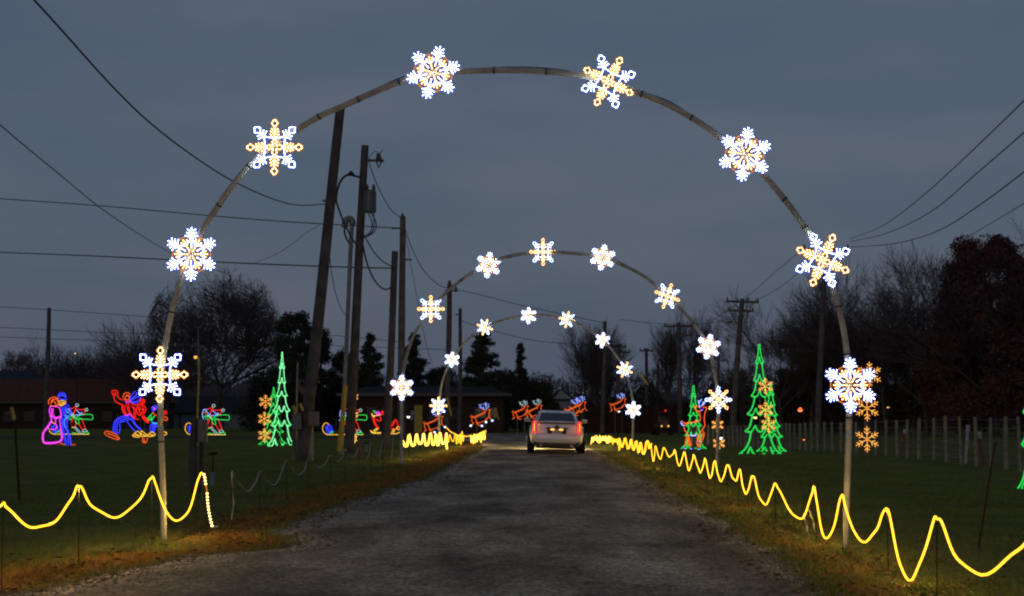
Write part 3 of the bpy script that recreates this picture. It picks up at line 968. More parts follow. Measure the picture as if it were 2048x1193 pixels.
mb.tube(hq, 0.0075, 6, 0)
for a, b in dashes(hq, 0.040, 0.5):
    if 0.14 < (a - hq[0]).length < 0.22: continue
    d = (b - a).normalized()
    mb.tube([a + Vector((-0.008, 0, -0.004)), b + Vector((0.008, 0, 0.004))], 0.0125, 5, 1)
mb.build('hanging_end', [GL['amber'][0], M['bead']], t)
mb = MB()
e0 = hq[-1]
mb.tube([e0, e0 + Vector((0.02, -0.02, 0.0)), e0 + Vector((0.06, 0.02, 0.01))], 0.012, 6)
mb.build('end_plug', M['cordgrey'], t)
for (x, y), s in (((7, 1008), 'leftmost'), ((158, 973), 'second from left'), ((304, 956), 'just left of the near arch foot'), ((405, 948), 'at the loose beaded end')):
    stake(P(x, y, DL(x)), 'thin stake under the left rope light, %s' % s, lean=(rng.uniform(-.02, .02), 0))

# unlit grey run
def DG(px): return 19.5 + (px - 465) / (785 - 465) * 18.5
UN = [(463, 1040), (467, 1005), (465, 975), (464, 946), (468, 950), (480, 972), (497, 982), (510, 968), (520, 943), (530, 958), (545, 971), (558, 958), (573, 920), (582, 938), (597, 950), (608, 942), (617, 917), (627, 930), (638, 936), (652, 925), (661, 910), (668, 919), (677, 923), (685, 914), (690, 900),
      (697, 911), (704, 915), (713, 908), (719, 895), (727, 913), (734, 918), (739, 905), (742, 885), (750, 908), (757, 913), (762, 900), (765, 880), (772, 905), (779, 918), (784, 905), (787, 870)]
pts = [P(x, y, DG(x)) for x, y in UN]
swag_rope('rope_light', pts, 'unlit grey rope light sagging between dark stakes on the left verge', M['cordgrey'], 0.010, 'unlit rope lights', 1)
for i, x, y in ((0, 465, 946), (1, 520, 943), (2, 573, 920), (3, 617, 917), (4, 661, 910), (5, 690, 900), (6, 719, 895), (7, 742, 885), (8, 765, 880)):
    o = stake(P(x, y, DG(x)), 'dark stake of the unlit rope light, %s from the near end' % ['first', 'second', 'third', 'fourth', 'fifth', 'sixth', 'seventh', 'eighth', 'ninth'][i], group='stakes holding the unlit rope light')

# left far runs
def DF(px): return 41.5 + (px - 803) / 90 * 13
ZL = [(802, 873), (804, 880), (812, 894), (815, 888), (818, 870), (822, 886), (827, 893), (830, 886), (833, 869), (836, 882), (840, 889), (844, 884), (847, 868), (850, 885), (853, 892), (857, 886), (861, 867), (864, 885), (867, 891), (869, 885), (872, 869), (874, 886), (876, 892), (878, 884), (880, 866), (884, 885), (887, 889), (890, 883), (893, 867), (893, 890), (894, 900)]
swag_rope('rope_light', [P(x, y, DF(x)) for x, y in ZL], 'bright yellow rope light zigzag behind the middle arch left foot', M['swaghot'], 0.012, 'yellow rope lights strung beside the road', 2, 4, 0.018)
ZL2 = [(894, 868), (897, 885), (899, 870), (903, 880), (907, 883), (911, 868), (913, 889), (915, 870), (918, 887), (920, 868), (922, 890), (924, 863), (926, 884), (928, 870)]
swag_rope('rope_light', [P(x, y, 56 + (x - 894) * 0.1) for x, y in ZL2], 'dim yellow rope light zigzag right of the far arch left foot', M['swag'], 0.010, 'yellow rope lights strung beside the road', 1, 4)
swag_rope('rope_light', [P(x, y, 55) for x, y in [(891, 855), (897, 860), (905, 866), (915, 871), (930, 873.5), (945, 872), (958, 868), (970, 862)]], 'single long yellow catenary of rope light below the flying reindeer', M['swag'], 0.010, 'yellow rope lights strung beside the road', 1, 4)
zz_ = []
x = 941; i = 0
while x < 972:
    zz_.append((x, (868 - (x - 941) * .15 if i % 2 == 0 else 887 - (x - 941) * .2) + rng.uniform(-4, 4))); x += 1.9; i += 1
swag_rope('rope_light', [P(x, y, 60 + (x - 941) * 0.1) for x, y in zz_], 'dense yellow rope light cluster at the left of the far road mouth', M['swaghot'], 0.011, 'yellow rope lights strung beside the road', 1, 3)
# posts of the far left run
for (x, y, D, s) in ((817, 870, 43.5, 'left'), (862, 867, 50, 'middle'), (893, 867, 54.5, 'right')):
    stake(P(x, y, D), 'short stake of the bright far-left rope light, %s of three' % s, group='stakes of the far left rope light')
for (x, y, D, s) in ((891, 855, 55, 'left'), (971, 861, 62, 'right')):
    stake(P(x, y, D), 'stake holding the %s end of the long yellow rope catenary' % s, group='stakes of the far left rope light')

# ================================================================== CAR
def make_car():
    D = 49.0
    c = G(1112, D)
    t = thing('white_car', (c.x, D - 0.1, 0.03), 'pearl white sedan seen from behind, tall red tail lamps lit, under the far arches', 'car', rz=R(1.0))
    t.rotation_euler = (0, R(1.6), R(-1.0))
    # body: stations along y, half profile (x, z)
    # y, half width shoulder, z top, z bottom, width factor at top
    st = [(-0.02, 0.70, 0.98, 0.36, 0.90), (0.03, 0.79, 1.04, 0.30, 0.88), (0.22, 0.84, 1.065, 0.27, 0.84), (0.55, 0.885, 1.06, 0.26, 0.80), (1.0, 0.915, 1.05, 0.26, 0.80),
          (1.5, 0.90, 1.02, 0.22, 0.84), (2.4, 0.90, 0.99, 0.20, 0.86), (3.3, 0.90, 0.97, 0.20, 0.85), (3.85, 0.91, 0.92, 0.25, 0.80), (4.4, 0.87, 0.83, 0.25, 0.78), (4.75, 0.78, 0.74, 0.24, 0.78), (4.86, 0.62, 0.66, 0.28, 0.85)]
    mb = MB()
    vs = []
    for (y, w, zt, zb, k) in st:
        h = zt - zb
        half = [(0.0, zb), (w * 0.80, zb), (w * 0.93, zb + 0.06 * h), (w * 0.99, zb + 0.30 * h), (w * 1.0, zb + 0.55 * h), (w * 0.965, zb + 0.80 * h), (w * k + 0.03, zt - 0.025), (w * k * 0.82, zt), (w * 0.35, zt + 0.012), (0.0, zt + 0.015)]
        ring = half + [(-x, z) for x, z in half[-2:0:-1]]
        vs.append([(x, y, z) for x, z in ring])
    nr = len(vs[0])
    flat = [v for r_ in vs for v in r_]
    fs = []
    for i in range(len(vs) - 1):
        for k in range(nr):
            k2 = (k + 1) % nr
            fs.append((i * nr + k, (i + 1) * nr + k, (i + 1) * nr + k2, i * nr + k2))
    fs.append(tuple(range(nr)))
    fs.append(tuple((len(vs) - 1) * nr + k for k in range(nr))[::-1])
    mb.add(flat, fs)
    body = mb.build('body', M['paint'], t, smooth=True)
    sub = body.modifiers.new("s", 'SUBSURF'); sub.levels = 1; sub.render_levels = 1
    # cabin: base ring and roof ring
    mb = MB()
    base_r = [(0.66, 0.52), (0.74, 1.3), (0.755, 2.3), (0.73, 3.25), (0.62, 3.75)]
    roof_r = [(0.53, 1.18), (0.565, 1.5), (0.58, 2.0), (0.565, 2.55), (0.51, 2.85)]
    zb = [1.05, 1.03, 1.0, 0.98, 0.95]; zr = [1.34, 1.39, 1.41, 1.395, 1.355]
    zm = [1.335, 1.37, 1.385, 1.375, 1.345]
    lv = []
    for s in (1, -1):
        pass
    ringb = [(x, y, z) for (x, y), z in zip(base_r, zb)] + [(-x, y, z) for (x, y), z in list(zip(base_r, zb))[::-1]]
    ringm = [(x + 0.02, y, z - 0.02) for (x, y), z in zip(roof_r, zm)] + [(-x - 0.02, y, z - 0.02) for (x, y), z in list(zip(roof_r, zm))[::-1]]
    ringr = [(x * 0.85, y + (0.05 if i == 0 else 0), z) for i, ((x, y), z) in enumerate(zip(roof_r, zr))] + [(-x * 0.85, y + (0.05 if i == 4 else 0), z) for i, ((x, y), z) in enumerate(list(zip(roof_r, zr))[::-1])]
    allr = ringb + ringm + ringr
    fs = []
    for L in range(2):
        for k in range(10):
            k2 = (k + 1) % 10
            fs.append((L * 10 + k, L * 10 + k2, (L + 1) * 10 + k2, (L + 1) * 10 + k))
    for k in range(4):
        fs.append((20 + k, 20 + k + 1, 20 + 9 - k - 1, 20 + 9 - k))
    mb.add(allr, fs)
    mb.build('cabin', M['paint'], t, smooth=True)

    def quad(name, a, b, c_, d, m, off=Vector((0, 0, 0)), inset=0.08, th=0.006, n=None):
        a, b, c_, d = map(Vector, (a, b, c_, d))
        ce = (a + b + c_ + d) / 4
        q = [v + (ce - v) * inset for v in (a, b, c_, d)]
        nn = (q[1] - q[0]).cross(q[3] - q[0]).normalized() if n is None else Vector(n)
        m_ = MB()
        vs_ = [v + nn * th for v in q] + [v - nn * th for v in q]
        m_.add(vs_, [(0, 1, 2, 3), (7, 6, 5, 4), (0, 4, 5, 1), (1, 5, 6, 2), (2, 6, 7, 3), (3, 7, 4, 0)])
        return m_.build(name, m, t)
    quad('rear_window', (-0.64, 0.515, 1.05), (0.64, 0.515, 1.05), (0.545, 1.17, 1.33), (-0.545, 1.17, 1.33), M['carglass'], inset=0.06, th=0.012)
    quad('windshield', (0.60, 3.76, 0.95), (-0.60, 3.76, 0.95), (-0.52, 2.86, 1.33), (0.52, 2.86, 1.33), M['carglass'], inset=0.06, th=0.012)
    for s in (1, -1):
        for i, (u0, u1) in enumerate(((0, 1), (1, 2), (2, 3))):
            a = (s * (base_r[u0][0] + 0.006), base_r[u0][1] + (0.25 if i == 0 else 0), zb[u0]); b = (s * (base_r[u1][0] + 0.006), base_r[u1][1], zb[u1])
            c_ = (s * (roof_r[u1][0] + 0.026), roof_r[u1][1], zm[u1] - 0.02); d = (s * (roof_r[u0][0] + 0.026), roof_r[u0][1] + (0.1 if i == 0 else 0), zm[u0] - 0.02)
            quad('side_window', a, b, c_, d, M['carglass'], inset=0.09, th=0.012)
    # tail lamps: tall vertical blades wrapping the corners
    for s in (1, -1):
        mb = MB()
        mb.box((0, 0, 0), (0.105, 0.10, 0.40))
        o = mb.build('tail_lamp', M['taillight'], t, loc=(s * 0.735, 0.025, 0.875))
        bv = o.modifiers.new("b", 'BEVEL'); bv.width = 0.015; bv.segments = 2
        mb = MB()
        mb.box((0, -0.055, 0), (0.024, 0.012, 0.29))
        mb.build('light_tube', M['tailcore'], o)
    # high brake lamp strip, with shade under the spoiler put into its dark colour
    mb = MB()
    for k in range(8):
        x0 = -0.58 + 1.16 * k / 8; x1 = x0 + 1.16 / 8
        mb.box(((x0 + x1) / 2, 0.012 - 0.02 * (1 - ((x0 + x1) / 1.2) ** 2), 1.0), (1.16 / 8, 0.05, 0.03))
    mb.build('brake_shade_strip', M['cartrim'], t)
    mb = MB()
    mb.box((0, 0.02, 1.045), (1.32, 0.10, 0.035))
    o = mb.build('spoiler_lip', M['paint'], t)
    bv = o.modifiers.new("b", 'BEVEL'); bv.width = 0.015; bv.segments = 2
    # emblem: narrow dark crest with wreath
    mb = MB()
    mb.add([(-0.05, -0.052, 0.935), (0.05, -0.052, 0.935), (0.035, -0.056, 0.88), (0, -0.058, 0.855), (-0.035, -0.056, 0.88)], [(0, 4, 3, 2, 1)])
    mb.tube([(-0.05, -0.052, 0.935), (-0.06, -0.052, 0.90), (-0.03, -0.052, 0.855), (0, -0.052, 0.845), (0.03, -0.052, 0.855), (0.06, -0.052, 0.90), (0.05, -0.052, 0.935)], 0.008, 5)
    mb.build('emblem', M['cartrim'], t)
    # recess for the number plate
    mb = MB()
    mb.box((0, -0.045, 0.845), (0.74, 0.03, 0.035))
    mb.build('plate_garnish', M['cartrim'], t)
    mb = MB()
    mb.box((0, -0.045, 0.745), (0.62, 0.012, 0.165))
    mb.build('plate_recess', M['cartrim'], t)
    mb = MB()
    mb.box((0, -0.054, 0.735), (0.31, 0.008, 0.15))
    pl = mb.build('number_plate', M['plate'], t)
    for s in (1, -1):
        mb = MB()
        mb.lathe([(0.075, 0), (0.07, 0.015), (0.03, 0.02)], (s * 0.14, -0.055, 0.80), 12, 'Y')
        for i, v in enumerate(mb.v): mb.v[i] = (v[0], -0.055 - (v[1] + 0.055) * 0.6, 0.80 + (v[2] - 0.80) * 0.45)
        mb.build('plate_lamp', M['platelamp'], t)
    mb = MB()
    mb.tube([(-0.50, 0.62, 1.085), (0, 0.60, 1.088), (0.50, 0.62, 1.085)], 0.012, 5)
    mb.build('window_seal', M['cartrim'], t)
    mb = MB()
    mb.tube([(-0.76, -0.005, 0.60), (-0.60, -0.068, 0.60), (0, -0.104, 0.60), (0.60, -0.068, 0.60), (0.76, -0.005, 0.60)], 0.008, 5)
    mb.build('bumper_seam', M['cartrim'], t)
    for s in (1, -1):
        lamp_light(t, (s * 0.735, -0.16, 0.87), 0.9, (1.0, 0.05, 0.02))
    # trunk lid seams
    mb = MB()
    for s in (1, -1):
        mb.tube([(s * 0.66, -0.030, 0.98), (s * 0.665, -0.044, 0.80), (s * 0.64, -0.046, 0.66)], 0.005, 4)
    mb.tube([(-0.64, -0.046, 0.66), (-0.3, -0.052, 0.655), (0.3, -0.052, 0.655), (0.64, -0.046, 0.66)], 0.005, 4)
    mb.build('lid_seam', M['cartrim'], t)
    # bumper
    mb = MB()
    prof = [(-0.80, 0.17), (-0.74, 0.02), (-0.60, -0.055), (-0.3, -0.085), (0, -0.095), (0.3, -0.085), (0.60, -0.055), (0.74, 0.02), (0.80, 0.17)]
    vs_ = []
    for (x, y) in prof:
        vs_ += [(x, y + 0.03, 0.64), (x * 1.01, y, 0.60), (x * 1.01, y, 0.42), (x * 0.99, y + 0.06, 0.37)]
    fs_ = []
    for i in range(len(prof) - 1):
        for k in range(3):
            fs_.append((i * 4 + k, (i + 1) * 4 + k, (i + 1) * 4 + k + 1, i * 4 + k + 1))
    mb.add(vs_, fs_)
    o = mb.build('rear_bumper', M['paint'], t, smooth=True)
    so = o.modifiers.new("th", 'SOLIDIFY'); so.thickness = 0.04
    mb = MB()
    mb.box((0, 0.10, 0.33), (1.46, 0.30, 0.13))
    mb.build('rear_valance', M['cartrim'], t)
    for s in (1, -1):
        mb = MB(); mb.box((s * 0.52, -0.045, 0.345), (0.20, 0.02, 0.035)); mb.build('reflector', M['redmark'], t)
        mb = MB(); mb.lathe([(0.045, -0.08), (0.045, 0.12), (0.036, 0.12), (0.036, -0.07)], (s * 0.50, 0, 0.28), 12, 'Y'); mb.build('exhaust_tip', M['chrome'], t)
    mb = MB(); mb.box((0, 2.4, 0.22), (1.3, 3.9, 0.10)); mb.build('underbody', M['cartrim'], t)
    # wheels
    for s in (1, -1):
        for y in (0.98, 3.86):
            mb = MB()
            mb.lathe([(0.21, -0.11), (0.31, -0.115), (0.335, -0.08), (0.337, 0.0), (0.335, 0.08), (0.31, 0.115), (0.21, 0.11)], (0, 0, 0), 24, 'X')
            w = mb.build('wheel', M['tyre'], t, loc=(s * 0.835, y, 0.335), smooth=True)
            mb = MB()
            mb.lathe([(0.20, s * 0.112), (0.19, s * 0.10), (0.05, s * 0.118), (0.03, s * 0.125)], (0, 0, 0), 16, 'X')
            for k in range(7):
                a = 2 * math.pi * k / 7
                mb.tube([(s * 0.118, 0.04 * math.cos(a), 0.04 * math.sin(a)), (s * 0.118, 0.2 * math.cos(a), 0.2 * math.sin(a))], 0.014, 5)
            mb.build('rim', M['chrome'], w)
            # arch lip
            mb = MB()
            mb.tube([(s * 0.912, y + 0.375 * math.cos(a), 0.335 + 0.375 * math.sin(a)) for a in np.linspace(-0.1, math.pi + 0.1, 15)], 0.018, 5)
            mb.build('wheel_arch', M['cartrim'], t, smooth=True)
    # mirrors, handles
    for s in (1, -1):
        mb = MB()
        mb.box((s * 0.99, 3.02, 1.06), (0.19, 0.09, 0.13)); mb.box((s * 0.88, 3.06, 1.0), (0.14, 0.04, 0.03))
        o = mb.build('door_mirror', M['paint'], t)
        bv = o.modifiers.new("b", 'BEVEL'); bv.width = 0.02; bv.segments = 2
        mb = MB(); mb.box((s * 0.99, 2.968, 1.06), (0.15, 0.01, 0.10)); mb.build('mirror_glass', M['chrome'], o)
        for y in (1.75, 2.75):
            mb = MB(); mb.box((s * 0.905, y, 0.86), (0.025, 0.18, 0.03)); mb.build('door_handle', M['chrome'], t)
        mb = MB()
        mb.box((s * 0.66, 4.62, 0.68), (0.16, 0.30, 0.13))
        mb.build('head_lamp', M['headlamp'], t)
        ld = bpy.data.lights.new('headlight_beam', 'SPOT')
        ld.energy = 1100; ld.spot_size = R(100); ld.spot_blend = 0.9; ld.color = (1.0, 0.80, 0.32); ld.shadow_soft_size = 0.08
        lo = bpy.data.objects.new('headlight_beam', ld); COL.objects.link(lo); lo.parent = t
        lo.location = (s * 0.66, 4.98, 0.68); lo.rotation_euler = (R(79), 0, 0)
    # roof antenna fin
    mb = MB()
    mb.add([(0, 1.32, 1.385), (0, 1.50, 1.40), (0, 1.34, 1.455), (0.02, 1.40, 1.39), (-0.02, 1.40, 1.39)], [(0, 3, 2), (0, 2, 4), (1, 2, 3), (1, 4, 2)])
    mb.build('antenna_fin', M['plate'], t)
    return t


make_car()

# ================================================================== UTILITY POLES
def pole(top, base, D, rb, rt, label, m='pole_wood', name='utility_pole', group='wooden utility poles', Dt=None, z0=None):
    """tapered pole from photo pixel base to photo pixel top"""
    b = P(base[0], base[1], D)
    b.z = gz(D)
    tp = P(top[0], top[1], Dt or D)
    t = thing(name, b, label, 'pole', group)
    mb = MB()
    d = tp - b
    n = 9
    pts, rs = [], []
    for i in range(n + 1):
        k = i / n
        pts.append(d * k + Vector((0.02 * math.sin(k * 5 + D), 0, 0)))
        rs.append(rb + (rt - rb) * k)
    pts[0].z -= 0.1
    mb.tube(pts, rs, 12)
    mb.build('shaft', M[m], t, smooth=False)
    return t, d


def insulator(t, p, s=1.0, down=False, part='insulator'):
    mb = MB()
    prof = [(0.03, 0), (0.05, 0.02), (0.03, 0.04), (0.055, 0.06), (0.035, 0.08), (0.06, 0.10), (0.035, 0.13), (0.045, 0.15), (0.02, 0.18)]
    mb.lathe([(r * s, h * s * (-1 if down else 1)) for r, h in prof], p, 8, 'Z')
    return mb.build(part, M['porcelain'], t)


def crossarm(t, c, L, rz=0.0, pins=4, tilt=0.0, brace=True):
    mb = MB()
    m = Matrix.Rotation(rz, 3, 'Z') @ Matrix.Rotation(tilt, 3, 'Y')
    mb.box(c, (L, 0.10, 0.12), m=m)
    o = mb.build('crossarm', M['pole_wood'], t)
    for k in range(pins):
        x = (-0.46 + 0.92 * k / (pins - 1)) * L if pins > 1 else 0
        p = Vector(c) + m @ Vector((x, 0, 0.06))
        mb = MB(); mb.lathe([(0.04, 0), (0.055, 0.05), (0.035, 0.08), (0.05, 0.12), (0.02, 0.17)], p, 7); mb.build('insulator', M['porcelain'], o)
    if brace:
        mb = MB()
        for s in (-1, 1):
            mb.tube([Vector(c) + m @ Vector((s * L * 0.3, -0.06, -0.05)), Vector(c) + Vector((0, -0.1, -0.55))], 0.015, 4)
        mb.build('brace', M['steel'], t)
    return o


# P1, big leaning pole
t, d1 = pole((682, 217), (604, 921), 43.8, 0.185, 0.13, 'thick dark leaning pole, tallest, its top touching the near arch', Dt=42)
b1 = t.location.copy()
mb = MB()   # service clamp at the wire
q = P(660, 402, 42.6) - b1
mb.box(q, (0.42, 0.1, 0.06)); mb.build('wire_clamp', M['steel'], t)
mb = MB(); mb.tube([(0.26, -0.1, 0), (0.24, -0.1, 1.3)], 0.09, 8); mb.build('ground_guard', M['conduit'], t)
mb = MB(); mb.tube([(-0.24, -0.1, 0), (-0.22, -0.1, 1.35)], 0.05, 8); mb.build('ground_guard', M['pole_pale'], t)
for (x, y, w, h_, m_) in ((594, 843, .28, .50, 'steel'), (627, 838, .30, .42, 'pole_pale')):
    mb = MB(); mb.box(P(x, y, 43.4) - b1, (w, .2, h_)); o = mb.build('meter_box', M[m_], t)
    bv = o.modifiers.new('b', 'BEVEL'); bv.width = 0.02
for (x0, y0, x1, y1) in ((586, 812, 592, 828), (600, 808, 606, 822)):
    mb = MB(); mb.tube([P(x0, y0, 43.2) - b1, P(x1, y1, 43.2) - b1], 0.05, 6); mb.build('yellow_guard', M['yellow'], t)

# P2 with transformer
t, d2 = pole((731, 291), (697, 906), 51.0, 0.17, 0.125, 'tall pole with grey transformer can and a short side arm near its top', Dt=50)
b2 = t.location.copy()
L2 = lambda x, y, D=50: P(x, y, D) - b2
mb = MB(); mb.tube([L2(734, 321), L2(768, 322)], 0.045, 6); mb.build('side_arm', M['steel'], t)
mb = MB(); mb.tube([L2(757, 308), L2(757, 322)], 0.08, 7); mb.tube([L2(752, 318), L2(764, 318)], 0.06, 6); mb.build('cutout', M['porcelain'], t)
mb = MB(); mb.tube([L2(753, 324), L2(757, 336), L2(763, 324)], 0.035, 6); mb.build('cutout_fuse', M['porcelain'], t)
mb = MB(); mb.tube(smooth_line([L2(737, 318), L2(748, 304), L2(760, 306), L2(766, 300)], 4), 0.012, 5); mb.build('jumper_wire', M['wire'], t)
tcn = L2(740, 404, 49.6)
mb = MB(); mb.lathe([(0.20, -0.36), (0.21, -0.34), (0.21, 0.34), (0.17, 0.38), (0.05, 0.40)], tcn, 16); tr = mb.build('transformer', M['steel'], t, smooth=False)
mb = MB()
for dx_ in (-0.1, 0.12):
    mb.lathe([(0.05, 0), (0.07, 0.05), (0.04, 0.08), (0.07, 0.12), (0.04, 0.16), (0.03, 0.22)], tcn + Vector((dx_, 0, 0.37)), 8)
mb.build('bushing', M['porcelain'], tr)
mb = MB()
for (xa, xb, yb) in ((735, 732, 462), (741, 740, 470), (747, 736, 480)):
    mb.tube(smooth_line([L2(xa, 425, 49.6), L2(xb + 12, 445, 49.6), L2(xb + 8, 465, 49.8), L2(722, 478, 50)], 4), 0.02, 5)
mb.build('drop_leads', M['wire'], t)
mb = MB()
mb.tube(smooth_line([L2(722, 355), L2(712, 353), L2(700, 350), L2(690, 353), L2(680, 365), L2(674, 385), L2(672, 400)], 4), 0.04, 7)
mb.build('cable_gooseneck', M['wire'], t)
mb = MB(); mb.lathe([(0.10, 0), (0.13, 0.05), (0.04, 0.16)], L2(702, 352), 8); mb.build('arm_clamp', M['wire'], t)
# conduit riser beside P2
t, d = pole((705, 447), (681, 905), 50.2, 0.075, 0.07, 'slim grey conduit riser with rounded weatherhead beside the transformer pole', 'conduit', 'conduit_riser', 'service risers')
bb = t.location.copy()
mb = MB(); mb.tube(smooth_line([P(705, 450, 50.2) - bb, P(704, 442, 50.2) - bb, P(698, 438, 50.2) - bb, P(691, 443, 50.2) - bb, P(689, 455, 50.2) - bb], 4), 0.11, 8)
mb.build('weatherhead', M['conduit'], t, smooth=True)
mb = MB(); mb.tube(smooth_line([P(689, 452, 50.2) - bb, P(690, 470, 50.2) - bb, P(698, 486, 50.2) - bb, P(706, 495, 50.2) - bb], 4), 0.035, 6)
mb.build('drip_loop', M['wire'], t)
mb = MB(); mb.tube([P(691, 772, 50) - bb, P(678, 903, 50) - bb], 0.08, 7); mb.build('yellow_guard', M['yellow'], t)

t, d3 = pole((791, 503), (772, 895), 56, 0.15, 0.12, 'plain brown pole without arms standing left of the middle arch foot')
b3 = t.location.copy()
t, d4 = pole((805, 433), (803, 872), 78, 0.21, 0.15, 'grey-brown pole with top pin insulator rising behind the middle arch left leg')
b4 = t.location.copy()
insulator(t, P(805, 438, 78) - b4, 1.6)
for (x0, x1, y) in ((783, 803, 457), (806, 824, 520)):
    mb = MB(); mb.tube([P(x0, y, 78) - b4, P(x1, y, 78) - b4], 0.05, 6); mb.build('side_arm', M['steel'], t)
t, d5 = pole((899, 568), (894, 868), 86, 0.18, 0.14, 'dark pole with small crown of insulators behind the far arch left shoulder')
b5 = t.location.copy()
insulator(t, P(899, 572, 86) - b5, 1.8)
mb = MB(); mb.tube([P(890, 581, 86) - b5, P(916, 583, 86) - b5], 0.05, 6); mb.build('side_arm', M['steel'], t)
insulator(t, P(912, 583, 86) - b5, 1.5)
t, _ = pole((921, 617), (919, 862), 100, 0.15, 0.11, 'thin pole with small left arm between the far arch and the evergreens')
bb = t.location.copy()
mb = MB(); mb.tube([P(911, 630, 100) - bb, P(922, 630, 100) - bb], 0.05, 6); mb.build('side_arm', M['steel'], t)
t, _ = pole((98, 616), (91, 868), 92, 0.17, 0.12, 'lone thin pole at far left rising above the brown-roofed building')
# thin lamp pole behind near left post, yellow light put into its shaft colour
t, _ = pole((397, 716), (396, 852), 60, 0.045, 0.04, 'thin lamp pole with warm light just right of the lowest left snowflake', 'yellow', 'lamp_pole', 'small lamp poles')
bb = t.location.copy()
mb = MB(); mb.tube([P(397, 716, 60) - bb, P(396, 655, 60) - bb], 0.03, 6); mb.build('upper_rod', M['conduit'], t)
mb = MB(); mb.ball(P(391, 715, 60) - bb, 0.07); mb.build('bulb', M['lampyellow'], t)
# electric box on dark post, in front
t, _ = pole((388, 838), (387, 985), 27.5, 0.075, 0.07, 'dark square timber post carrying a grey electric box left of the marker', 'bark', 'timber_post', 'posts with electric boxes')
bb = t.location.copy()
mb = MB(); mb.box(P(405, 862, 27.4) - bb, (0.16, 0.14, 0.42)); o = mb.build('electric_box', M['steel'], t)
bv = o.modifiers.new('b', 'BEVEL'); bv.width = 0.015
mb = MB(); mb.tube([P(403, 880, 27.4) - bb, (P(401, 985, 27.4) - bb)], 0.04, 7); mb.build('conduit', M['black'], t)
# teal marker cylinder
for (x, yb, yt, ytop, D, lab) in ((427, 971, 944, 905, 30.0, 'faded teal marker tube on a thin rod in the lawn right of the electric box'), (732, 905, 890, 885, 51.5, 'small teal marker tube beside the unlit rope light near the middle arch')):
    b = G(x, D)
    t = thing('marker_tube', b, lab, 'marker', 'teal marker tubes')
    mb = MB(); mb.lathe([(0.05, 0.0), (0.052, 0.02), (0.052, (yb - yt) * D / F), (0.04, (yb - yt) * D / F + 0.01)], (0, 0, 0), 12); mb.build('tube', M['teal'], t)
    mb = MB(); mb.tube([(0, 0, 0.02), (0.01, 0, (yb - ytop) * D / F)], 0.016, 6); mb.tube([(-0.09, 0, (yb - ytop) * D / F - .02), (0.09, 0, (yb - ytop) * D / F)], 0.03, 6); mb.build('rod', M['iron'], t)
b = G(719, 51)
t = thing('warning_cone', b, 'small dark red cone on the grass by the unlit rope light', 'cone')
mb = MB(); mb.lathe([(0.14, 0), (0.14, 0.02), (0.09, 0.03), (0.03, 0.34), (0.01, 0.35)], (0, 0, 0), 12); mb.build('cone', M['redmark'], t)
# dark stake with yellow cap at far left
b = G(44, 25.5)
t = thing('marker_stake', b, 'dark leaning stake with a yellow cap at the left edge of the lawn', 'stake')
mb = MB(); mb.tube([(0, 0, -0.05), P(30, 850, 25.5) - b], 0.02, 6); mb.build('rod', M['iron'], t)
mb = MB(); mb.tube([P(29, 840, 25.5) - b, P(23, 815, 25.5) - b], 0.03, 6); mb.build('cap', M['yellow'], t)
b = G(1949, 17.0)
t = thing('marker_stake', b, 'dark leaning stake on the right lawn in front of the white-trimmed fence posts', 'stake')
mb = MB(); mb.tube([(0, 0, -0.05), P(1990, 885, 17) - b], 0.012, 6); mb.build('rod', M['iron'], t)
# right hand poles
t, _ = pole((1648, 560), (1634, 852), 66, 0.145, 0.11, 'tall bare pole rising straight behind the near arch right shoulder snowflake')
bR = t.location.copy()
insulator(t, P(1648, 497, 66) - bR, 1.0) if False else None
mb = MB(); mb.tube([(P(1648, 562, 66) - bR), (P(1651, 498, 66) - bR)], 0.10, 10); mb.build('pole_top', M['pole_wood'], t)
crossarm(t, P(1652, 500, 66) - bR, 2.1, pins=4)
t, _ = pole((1484, 598), (1464, 856), 84, 0.19, 0.13, 'leaning pole with two crossarms left of the large green tree light')
bQ = t.location.copy()
crossarm(t, P(1485, 604, 84) - bQ, 1.85, tilt=R(2))
crossarm(t, P(1482, 622, 84) - bQ, 1.45, tilt=R(2), pins=3)
mb = MB(); mb.box(P(1459, 645, 84) - bQ, (0.35, 0.1, 0.08)); mb.build('wire_spacer', M['wire'], t)
t, _ = pole((1358, 645), (1360, 858), 95, 0.17, 0.13, 'brown pole with wide double crossarm in front of the pair of bare trees')
bS = t.location.copy()
crossarm(t, P(1358, 653, 95) - bS, 1.9, pins=3)
crossarm(t, P(1358, 671, 95) - bS, 1.7, pins=3)
t, _ = pole((1238, 688), (1234, 850), 105, 0.17, 0.13, 'dark pole with two heavy crossarms beside the far arch right side')
bS = t.location.copy()
crossarm(t, P(1238, 694, 105) - bS, 1.0, pins=4)
crossarm(t, P(1237, 705, 105) - bS, 1.6, pins=4)
t, _ = pole((1293, 697), (1292, 852), 118, 0.17, 0.12, 'small dark pole with one crossarm right of the far arch')
bS = t.location.copy()
crossarm(t, P(1293, 702, 118) - bS, 1.1, pins=4)
t, _ = pole((1210, 643), (1205, 852), 92, 0.13, 0.10, 'thin plain pole through the far bare trees behind the far arch')
t, _ = pole((1316, 729), (1315, 852), 130, 0.14, 0.10, 'shortest distant plain pole between two crossarm poles')
t, _ = pole((1437, 712), (1434, 850), 90, 0.10, 0.08, 'thin plain dark pole just behind the middle arch right leg')
t, _ = pole((596, 725), (592, 850), 70, 0.05, 0.04, 'slim flag pole standing just left of the thick leaning pole', 'conduit', 'flag_pole', 'small lamp poles')
bb = t.location.copy()
